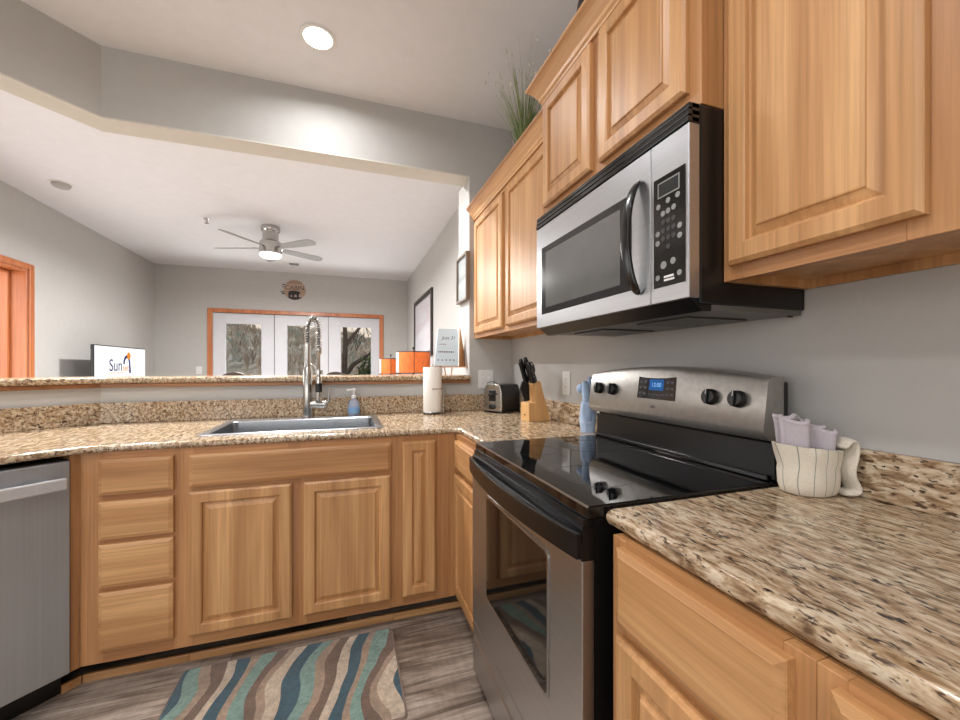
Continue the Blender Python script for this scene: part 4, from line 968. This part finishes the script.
# ------------------------------------------------------------------ things on the bar and in the living room
def calendar_stand():
    x, y = 0.675, 2.66; z = 1.1532
    t = thing('tabletop_sign', 'pale blue handwritten sign board with wooden side on the bar ledge', 'sign', (x, y, z))
    wd = wood('easel_wood', 'z', (196, 140, 88), (168, 112, 66), 0.5, False)
    # board leaning back: bottom edge at y-0.05, top at y
    P = Vector((x-0.035, y-0.045, z+0.062)); u = Vector((1, 0.10, 0)).normalized(); a = Vector((0.015, 0.10, 0.27)).normalized(); n = u.cross(a).normalized()
    if n.y > 0: n = -n
    T = Matrix(((u.x, a.x, n.x, P.x), (u.y, a.y, n.y, P.y), (u.z, a.z, n.z, P.z), (0, 0, 0, 1)))
    b = MB(T); b.add([(-0.085, 0, 0), (0.085, 0, 0), (0.095, 0.275, 0), (-0.050, 0.275, 0), (-0.085, 0, 0.008), (0.085, 0, 0.008), (0.095, 0.275, 0.008), (-0.050, 0.275, 0.008)], [(0, 3, 2, 1), (4, 5, 6, 7), (0, 1, 5, 4), (1, 2, 6, 5), (2, 3, 7, 6), (3, 0, 4, 7)])
    bd = obj('board', b, plain('board_blue', rgb(206, 222, 232), 0.5, var=0.02), t)
    ink = plain('ink', rgb(70, 76, 88), 0.6)
    text_obj('lettering', 'Just 31', 0.036, T @ Matrix.Translation((0.022, 0.205, 0.0083)), ink, bd, 0.0003, shear=0.3)
    l = MB(T)
    random.seed(2)
    for i, (v0, n_, u0, hh) in enumerate(((0.155, 5, -0.045, 0.004), (0.095, 9, -0.055, 0.010), (0.035, 5, -0.06, 0.010))):
        for k in range(n_):
            uu = u0+k*(0.013 if n_ > 6 else 0.028 if i == 2 else 0.010)
            l.box(uu, uu+0.008, v0, v0+hh, 0.0082, 0.0086)
        obj('handwriting', l, ink, bd); l = MB(T)
    # triangular wooden side, back leg and feet
    xr = x+0.055; s = MB()
    s.add([(xr+0.002, y-0.04, z+0.055), (xr+0.012, y-0.035, z+0.055), (xr+0.085, y+0.05, z+0.062), (xr+0.078, y+0.055, z+0.062), (xr+0.030, y+0.045, z+0.330), (xr+0.036, y+0.045, z+0.330)], [(0, 1, 2, 3), (0, 4, 5, 1), (1, 5, 2), (3, 2, 5, 4), (0, 3, 4)])
    obj('wooden_side', s, wd, t)
    lg = MB(); 
    for p, q in (((x-0.035, y-0.035, z+0.0), (x-0.045, y-0.035, z+0.06)), ((x+0.005, y-0.035, z+0.0), (x+0.010, y-0.035, z+0.06)), ((xr+0.085, y+0.045, z+0.0), (xr+0.084, y+0.045, z+0.15)), ((xr+0.080, y+0.035, z), (xr+0.060, y+0.035, z+0.12))): lg.tube([p, q], 0.004, 6)
    lg.box(x-0.08, xr+0.086, y-0.045, y-0.036, z+0.052, z+0.060)
    obj('easel_leg', lg, wd, t)
calendar_stand()

def lamp(label, x, y, r, zt, zb):
    t = thing('table_lamp', label, 'table lamp', (x, y, 0.6), 0, 'orange shaded lamps')
    b = MB(); b.lathe([(0.08, 0.0005), (0.08, 0.02), (0.02, 0.04), (0.05, 0.16), (0.06, 0.26), (0.03, 0.36), (0.012, 0.40), (0.012, zb-0.55)], (0, 0, 0), 24); obj('base', b, plain('lamp_bronze', rgb(70, 56, 46), 0.35, 0.6), t, local=True, smooth=40)
    m = NT('orange_shade'); f = m.noise(m.coord((60, 60, 12)), 1, 3); m.base(m.ramp(f, [(0.3, rgb(206, 92, 30)), (0.7, rgb(232, 118, 46))])); m.set(Roughness=0.6)
    s = MB(); s.lathe([(r, zb-0.6), (r, zt-0.6), (r-0.004, zt-0.6), (r-0.004, zb-0.6)], (0, 0, 0), 40, cap0=False, cap1=False); sh = obj('lamp_shade', s, m.m, t, local=True, smooth=40)
    s = MB(); s.lathe([(r+0.001, zb-0.6), (r+0.0025, zb-0.595), (r+0.001, zb-0.588)], (0, 0, 0), 40, cap0=False, cap1=False); s.lathe([(r+0.001, zt-0.612), (r+0.0025, zt-0.605), (r+0.001, zt-0.6)], (0, 0, 0), 40, cap0=False, cap1=False); obj('shade_trim', s, DKWOOD, sh, local=True, smooth=60)
    # window-lit left flank painted as a white strip, and stitched seam on the front
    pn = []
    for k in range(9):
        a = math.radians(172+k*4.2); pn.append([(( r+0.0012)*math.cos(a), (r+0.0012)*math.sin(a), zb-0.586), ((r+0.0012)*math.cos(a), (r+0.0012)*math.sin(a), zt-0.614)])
    w = MB(); w.loft(pn, False, False, False); obj('lit_side_strip', w, WHITE, sh, local=True)
    a = math.radians(264); q = MB(); q.tube([((r+0.002)*math.cos(a), (r+0.002)*math.sin(a), zb-0.6), ((r+0.002)*math.cos(a), (r+0.002)*math.sin(a), zt-0.6)], 0.0035, 6); obj('seam', q, DKWOOD, sh, local=True)
    q = MB(); q.lathe([(0.004, zt-0.62), (0.004, zt-0.575), (0.013, zt-0.565), (0.013, zt-0.548), (0.003, zt-0.54)], (0, 0, 0), 12); obj('finial', q, DKWOOD, t, local=True, smooth=40)
    st = MB()
    st.tube([(0, 0, zb-0.56), (0, 0, zt-0.60)], 0.006, 8)
    for k in range(3):
        aa = k*2*PI/3; st.tube([(0, 0, zt-0.615), ((r-0.004)*math.cos(aa), (r-0.004)*math.sin(aa), zt-0.607)], 0.003, 6)
    obj('harp', st, DKWOOD, t, local=True)
    s = thing('side_table', 'dark side table below the '+('larger' if r > 0.2 else 'smaller')+' orange lamp', 'side table', (x, y, 0), 0, 'lamp tables')
    obj('tabletop', MB().box(x-0.26, x+0.26, y-0.24, y+0.24, 0.57, 0.5995), DKWOOD, s, bevel=0.004)
    for sx in (-0.22, 0.22):
        for sy in (-0.2, 0.2): obj('leg', MB().box(x+sx-0.02, x+sx+0.02, y+sy-0.02, y+sy+0.02, 0, 0.5695), DKWOOD, s)
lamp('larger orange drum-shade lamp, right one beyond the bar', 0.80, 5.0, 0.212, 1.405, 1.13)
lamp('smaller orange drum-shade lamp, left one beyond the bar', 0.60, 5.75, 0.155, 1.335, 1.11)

def television():
    X = -2.62; ya, yb = 5.45, 6.62
    t = thing('television', 'flat television with white logo screen by the left wall', 'television', (X, (ya+yb)/2, 0.72))
    T = frame_T((X, 0, 0), (0, 1, 0), (1, 0, 0))
    c = MB(T); c.box(ya, yb, 0.80, 1.462, -0.03, 0); obj('housing', c, BLKM, t, bevel=0.005)
    s = MB(T); s.box(ya+0.012, yb-0.012, 0.82, 1.450, 0.0002, 0.002); sc = obj('screen', s, emit('screen_white', (1, 1, 1, 1), 1.15), t)
    cx = (ya+yb)/2-0.02
    navy = emit('logo_navy', rgb(44, 44, 110), 1.0); org = emit('logo_orange', rgb(245, 150, 60), 1.0); pale = emit('logo_pale', rgb(250, 200, 160), 1.0)
    text_obj('logo_text', 'Sun', 0.20, T @ Matrix.Translation((cx-0.13, 1.225, 0.0025)), navy, sc, 0.0003)
    text_obj('logo_text', 'set', 0.12, T @ Matrix.Translation((cx+0.095, 1.20, 0.0025)), org, sc, 0.0003)
    a = MB(T); L = []
    for k in range(13):
        q = math.radians(180-k*15); L.append([(cx+0.12+0.085*math.cos(q), 1.245+0.115*math.sin(q), 0.0022), (cx+0.12+0.050*math.cos(q), 1.245+0.076*math.sin(q), 0.0022)])
    L.append([(cx+0.222, 1.135, 0.0022), (cx+0.176, 1.135, 0.0022)])
    a.loft(L, False, False, False); obj('logo_arch', a, navy, sc)
    s = MB(T); s.lathe([(0.045, 0.0028), (0.045, 0.003)], (cx+0.165, 1.352, 0), 20); obj('logo_sun', s, org, sc)
    s = MB(T); s.box(cx-0.28, cx+0.05, 1.135, 1.145, 0.0022, 0.0025); obj('logo_underline', s, pale, sc)
    for y in (5.75, 6.32): obj('stand_foot', MB().box(X-0.15, X+0.12, y-0.015, y+0.015, 0.7205, 0.735).box(X-0.028, X-0.004, y-0.01, y+0.01, 0.735, 0.802), BLKM, t)
    s = thing('tv_console', 'dark wooden television console against the left wall', 'console', (X-0.02, 6.03, 0))
    obj('body', MB().box(XL+0.02, X+0.2, 5.2, 6.9, 0.08, 0.72), DKWOOD, s, bevel=0.006)
    for i in range(3): d = obj('door', MB().box(X+0.2005, X+0.215, 5.23+i*0.555, 5.76+i*0.555, 0.12, 0.69), DKWOOD, s, bevel=0.003)
    for yy in (5.25, 6.85):
        for xx in (XL+0.05, X+0.17): obj('leg', MB().box(xx-0.02, xx+0.02, yy-0.02, yy+0.02, 0, 0.0798), DKWOOD, s)
television()

def cabin_sign():
    x, z = -0.868, 2.580
    t = thing('round_cabin_sign', 'round wooden cabin sign with black bear above the french doors', 'sign', (x, YF-0.01, z))
    T = frame_T((x, YF, z), (1, 0, 0), (0, -1, 0))
    wd = wood('weathered_pink_wood', 'x', (196, 172, 156), (150, 124, 108), 0.7)
    m = MB(T); m.lathe([(0.175, 0.0005), (0.178, 0.006), (0.175, 0.015)], seg=40); d = obj('disc', m, wd, t, smooth=40)
    blk = plain('sign_black', rgb(34, 30, 30), 0.6)
    text_obj('lettering', 'CABIN', 0.105, T @ Matrix.Translation((0.0, 0.035, 0.0155)), blk, d, 0.0008)
    pr = [(-0.10, -0.045), (-0.08, -0.02), (-0.02, -0.012), (0.04, -0.018), (0.075, -0.028), (0.10, -0.05), (0.085, -0.065), (0.07, -0.06), (0.068, -0.125), (0.035, -0.125), (0.03, -0.085), (-0.005, -0.085), (-0.01, -0.125), (-0.04, -0.125), (-0.045, -0.085), (-0.062, -0.09), (-0.068, -0.125), (-0.098, -0.125), (-0.105, -0.08)]
    b = MB(T); b.prism(pr, 0.0152, 0.018); obj('bear_silhouette', b, blk, d)
    g = MB(T); P = [(0.1745*math.cos(math.radians(a)), 0.1745*math.sin(math.radians(a))) for a in range(226, 315, 8)]; g.prism(P, 0.0152, 0.017); obj('dark_ground', g, blk, d)
    e = MB(T)
    for k, (a, L) in enumerate(((150, 0.05), (165, 0.03), (195, 0.06), (205, 0.05))):
        q = math.radians(a); e.box(0.172*math.cos(q)-L, 0.172*math.cos(q), 0.172*math.sin(q)-0.008, 0.172*math.sin(q)+0.008, 0.004, 0.010)
    obj('side_branch', e, blk, d)
cabin_sign()

def framed(label, T, w, h, fw, depth, art, fmat):
    t = thing('framed_picture', label, 'picture', tuple(T @ Vector((0, 0, 0))))
    f = MB(T)
    for (a, b, c, d) in ((-w/2, -w/2+fw, -h/2, h/2), (w/2-fw, w/2, -h/2, h/2), (-w/2+fw, w/2-fw, -h/2, -h/2+fw), (-w/2+fw, w/2-fw, h/2-fw, h/2)): f.box(a, b, c, d, 0.0005, depth)
    obj('frame', f, fmat, t, bevel=0.003)
    obj('artwork', MB(T).box(-w/2+fw, w/2-fw, -h/2+fw, h/2-fw, 0.001, depth*0.5), art, t)
def art_mat(name, cols, scale, rough=0.12):
    m = NT(name); v = m.coord(scale); f = m.noise(v, 1.0, 3, 0.5, 0.6); n = len(cols)
    m.base(m.ramp(f, [(0.25+0.5*i/(n-1), c) for i, c in enumerate(cols)])); m.set(Roughness=rough); m.b.inputs['Coat Weight'].default_value = 0.4; return m.m
framed('large dark-framed pale print on the right living room wall', frame_T((XR, 5.98, 1.83), (0, -1, 0), (-1, 0, 0)), 1.46, 0.92, 0.07, 0.03,
       art_mat('pale_print', [rgb(232, 232, 240), rgb(210, 200, 206), rgb(226, 226, 236), rgb(240, 238, 240)], (0.5, 0.5, 2.0)), plain('frame_dark', rgb(48, 42, 40), 0.35))
framed('small grey-framed picture on the end of the stub wall', frame_T((XJ, 2.690, 1.832), (0, -1, 0), (-1, 0, 0)), 0.26, 0.33, 0.018, 0.03,
       art_mat('grey_landscape', [rgb(90, 92, 88), rgb(170, 176, 176), rgb(205, 210, 212)], (1, 1, 6)), plain('frame_taupe', rgb(112, 100, 88), 0.4))

def bar_stool(x, y, label, rz=0.0):
    t = thing('bar_stool', label, 'bar stool', (x, y, 0), rz, 'bar stools')
    m = MB(); m.lathe([(0.19, 0.74), (0.205, 0.755), (0.20, 0.79), (0.15, 0.80)], (0, 0, 0), 28); obj('seat', m, DKWOOD, t, local=True, smooth=40)
    b = MB(); L = []
    for k in range(17):
        s = k/16*2-1; a = s*0.95; rr = 0.20; px, py = rr*math.sin(a), -0.02+rr*math.cos(a); tp = 1.168-0.14*s*s; bt = 1.05-0.05*s*s
        L.append([(px, py, bt), (px*1.08, py+0.018, bt), (px*1.08, py+0.022, tp), (px, py+0.004, tp)])
    b.loft(L); obj('backrest', b, DKWOOD, t, local=True, bevel=0.004, smooth=40)
    p = MB()
    for a in (-0.8, 0, 0.8): p.tube([(0.18*math.sin(a), 0.18*math.cos(a)-0.02, 0.79), (0.205*math.sin(a), 0.205*math.cos(a)-0.015, 1.06)], 0.009, 8)
    obj('spindle', p, DKWOOD, t, local=True)
    for sx in (-1, 1):
        for sy in (-1, 1): obj('leg', MB().tube([(sx*0.12, sy*0.12, 0.745), (sx*0.19, sy*0.19, 0.0)], [0.017, 0.014], 8), DKWOOD, t, local=True)
    r = MB(); r.tube([(0.165*math.cos(q), 0.165*math.sin(q), 0.25) for q in [2*PI*i/20 for i in range(21)]], 0.009, 6); obj('foot_ring', r, CHROME, t, local=True)
bar_stool(-0.895, 3.62, 'bar stool whose dark curved back peeks up left of the faucet')
bar_stool(-0.095, 3.62, 'bar stool whose dark curved back peeks up right of the faucet')

def ceiling_fan():
    x, y = -0.855, 5.25
    t = thing('ceiling_fan', 'brushed nickel hugger ceiling fan with lit bowl', 'ceiling fan', (x, y, ZC))
    m = MB(); m.lathe([(0.10, -0.0005), (0.105, -0.03), (0.098, -0.06), (0.088, -0.07), (0.085, -0.15), (0.098, -0.17), (0.105, -0.18)], (0, 0, 0), 32); obj('canopy', m, CHROME, t, local=True, smooth=40)
    m = MB(); m.lathe([(0.108, -0.181), (0.118, -0.19), (0.120, -0.235), (0.118, -0.27), (0.122, -0.30), (0.124, -0.33)], (0, 0, 0), 32); obj('motor_housing', m, CHROME, t, local=True, smooth=40)
    m = MB(); m.lathe([(0.118, -0.3305), (0.115, -0.35), (0.09, -0.368), (0.04, -0.376), (0.005, -0.378)], (0, 0, 0), 32); obj('light_bowl', m, emit('fan_bowl', (1, 0.97, 0.92, 1), 4.0), t, local=True, smooth=60)
    wt_ = plain('blade_silver', rgb(140, 140, 138), 0.45)
    for i, ang in enumerate((161, 235, 321, 34, 98)):
        R = Matrix.Rotation(math.radians(ang), 4, 'Z') @ Matrix.Rotation(math.radians(-14), 4, 'X')
        b = MB(Matrix.Translation((0, 0, -0.255)) @ R); P = [(0.15, -0.045), (0.30, -0.058), (0.55, -0.068), (0.62, -0.060), (0.655, -0.03), (0.66, 0.0), (0.655, 0.03), (0.62, 0.055), (0.55, 0.060), (0.30, 0.050), (0.15, 0.040)]
        b.prism(P, -0.003, 0.003); bl_ = obj('blade', b, wt_, t, local=True)
        a = MB(Matrix.Translation((0, 0, -0.255)) @ R); a.box(0.115, 0.22, -0.018, 0.018, 0.0032, 0.008); obj('blade_arm', a, CHROME, bl_, local=True)
    L = bpy.data.lights.new('fan_bulb', 'AREA'); L.shape = 'DISK'; L.size = 0.2; L.energy = 118; L.color = (1, 0.985, 0.97)
    lo = bpy.data.objects.new('fan_bulb', L); COL.objects.link(lo); lo.parent = t; lo.location = (0, 0, -0.385)
ceiling_fan()
def downlight(x, y, label, power, vis=True):
    t = thing('recessed_downlight', label, 'ceiling light', (x, y, ZC), 0, 'recessed kitchen lights')
    m = MB(); m.lathe([(0.070, -0.004), (0.085, -0.0005), (0.088, -0.003), (0.085, -0.006), (0.070, -0.006)], (0, 0, 0), 36, cap0=False, cap1=False); obj('trim_ring', m, WPLAST, t, local=True, smooth=40)
    m = MB(); m.lathe([(0.069, -0.0045), (0.05, -0.0075), (0.002, -0.009)], (0, 0, 0), 32); obj('lens', m, LAMP, t, local=True, smooth=60)
    L = bpy.data.lights.new('downlight_lamp', 'AREA'); L.shape = 'DISK'; L.size = 0.13; L.energy = power; L.color = (0.98, 0.985, 1.0); L.spread = math.radians(165)
    lo = bpy.data.objects.new('downlight_lamp', L); COL.objects.link(lo); lo.parent = t; lo.location = (0, 0, -0.012)
downlight(-0.137, 2.165, 'round recessed ceiling light glowing near the header wall', 9)
for (x, y) in ((-0.3, 0.55), (-1.45, 0.75), (-0.3, -1.1), (-1.6, -1.1)):  # further downlights assumed out of view, added to light the kitchen
    downlight(x, y, 'unseen recessed ceiling light added behind the camera over the kitchen', 11.5)
for (x, y) in ((-0.25, 3.2), (-1.5, 2.95)):  # fill lamps added behind the header to brighten the living room
    downlight(x, y, 'unseen fill downlight added over the bar side of the living room', 58)
def smoke_detector():
    t = thing('smoke_detector', 'small round smoke detector on the living room ceiling at left', 'smoke detector', (-2.46, 4.63, ZC))
    m = MB(); m.lathe([(0.066, -0.0005), (0.068, -0.015), (0.055, -0.036), (0.02, -0.042)], (0, 0, 0), 28); obj('housing', m, plain('detector_grey', rgb(172, 170, 166), 0.5), t, local=True, smooth=40)
    m = MB(); m.lathe([(0.088, -0.0003), (0.088, -0.006)], (0, 0, 0), 28); obj('mount_plate', m, WPLAST, t, local=True)
smoke_detector()
t = thing('ceiling_vent', 'flat white air vent on the ceiling behind the fan', 'air vent', (-0.88, 7.0, ZC))
obj('vent_frame', MB().box(-0.17, 0.17, -0.09, 0.09, -0.008, -0.0005), WPLAST, t, local=True, bevel=0.002)
m = MB()
for k in range(6): m.box(0.01, 0.15, -0.07+k*0.025, -0.058+k*0.025, -0.011, -0.0085)
obj('louver', m, plain('vent_grey', rgb(120, 120, 120), 0.5), t, local=True)
t = thing('fire_sprinkler', 'small metal sprinkler head hanging from the living room ceiling', 'sprinkler', (-1.49, 5.2, ZC))
m = MB(); m.lathe([(0.03, -0.0005), (0.03, -0.006), (0.012, -0.010), (0.010, -0.045), (0.022, -0.05), (0.022, -0.053)], (0, 0, 0), 16); obj('head', m, CHROME, t, local=True, smooth=40)

# ------------------------------------------------------------------ rug
t = thing('kitchen_mat', 'wavy teal, cream and brown striped mat before the sink cabinets', 'rug', (-0.205, 1.606, 0.0005))
m = MB(); hx, hy, r = 0.398, 0.241, 0.015
P = []
for cx, cy, a0 in ((hx-r, hy-r, 0), (-hx+r, hy-r, 90), (-hx+r, -hy+r, 180), (hx-r, -hy+r, 270)):
    P += [(cx+r*math.cos(math.radians(a0+90*i/4)), cy+r*math.sin(math.radians(a0+90*i/4))) for i in range(5)]
m.prism(P, 0, 0.010); obj('pile', m, RUG, t, local=True)
e = MB(); e.tube([(x*1.006, y*1.008, 0.006) for x, y in P+[P[0]]], 0.0045, 6); obj('bound_edge', e, cloth_mat('rug_binding', rgb(140, 118, 104)), t, local=True)
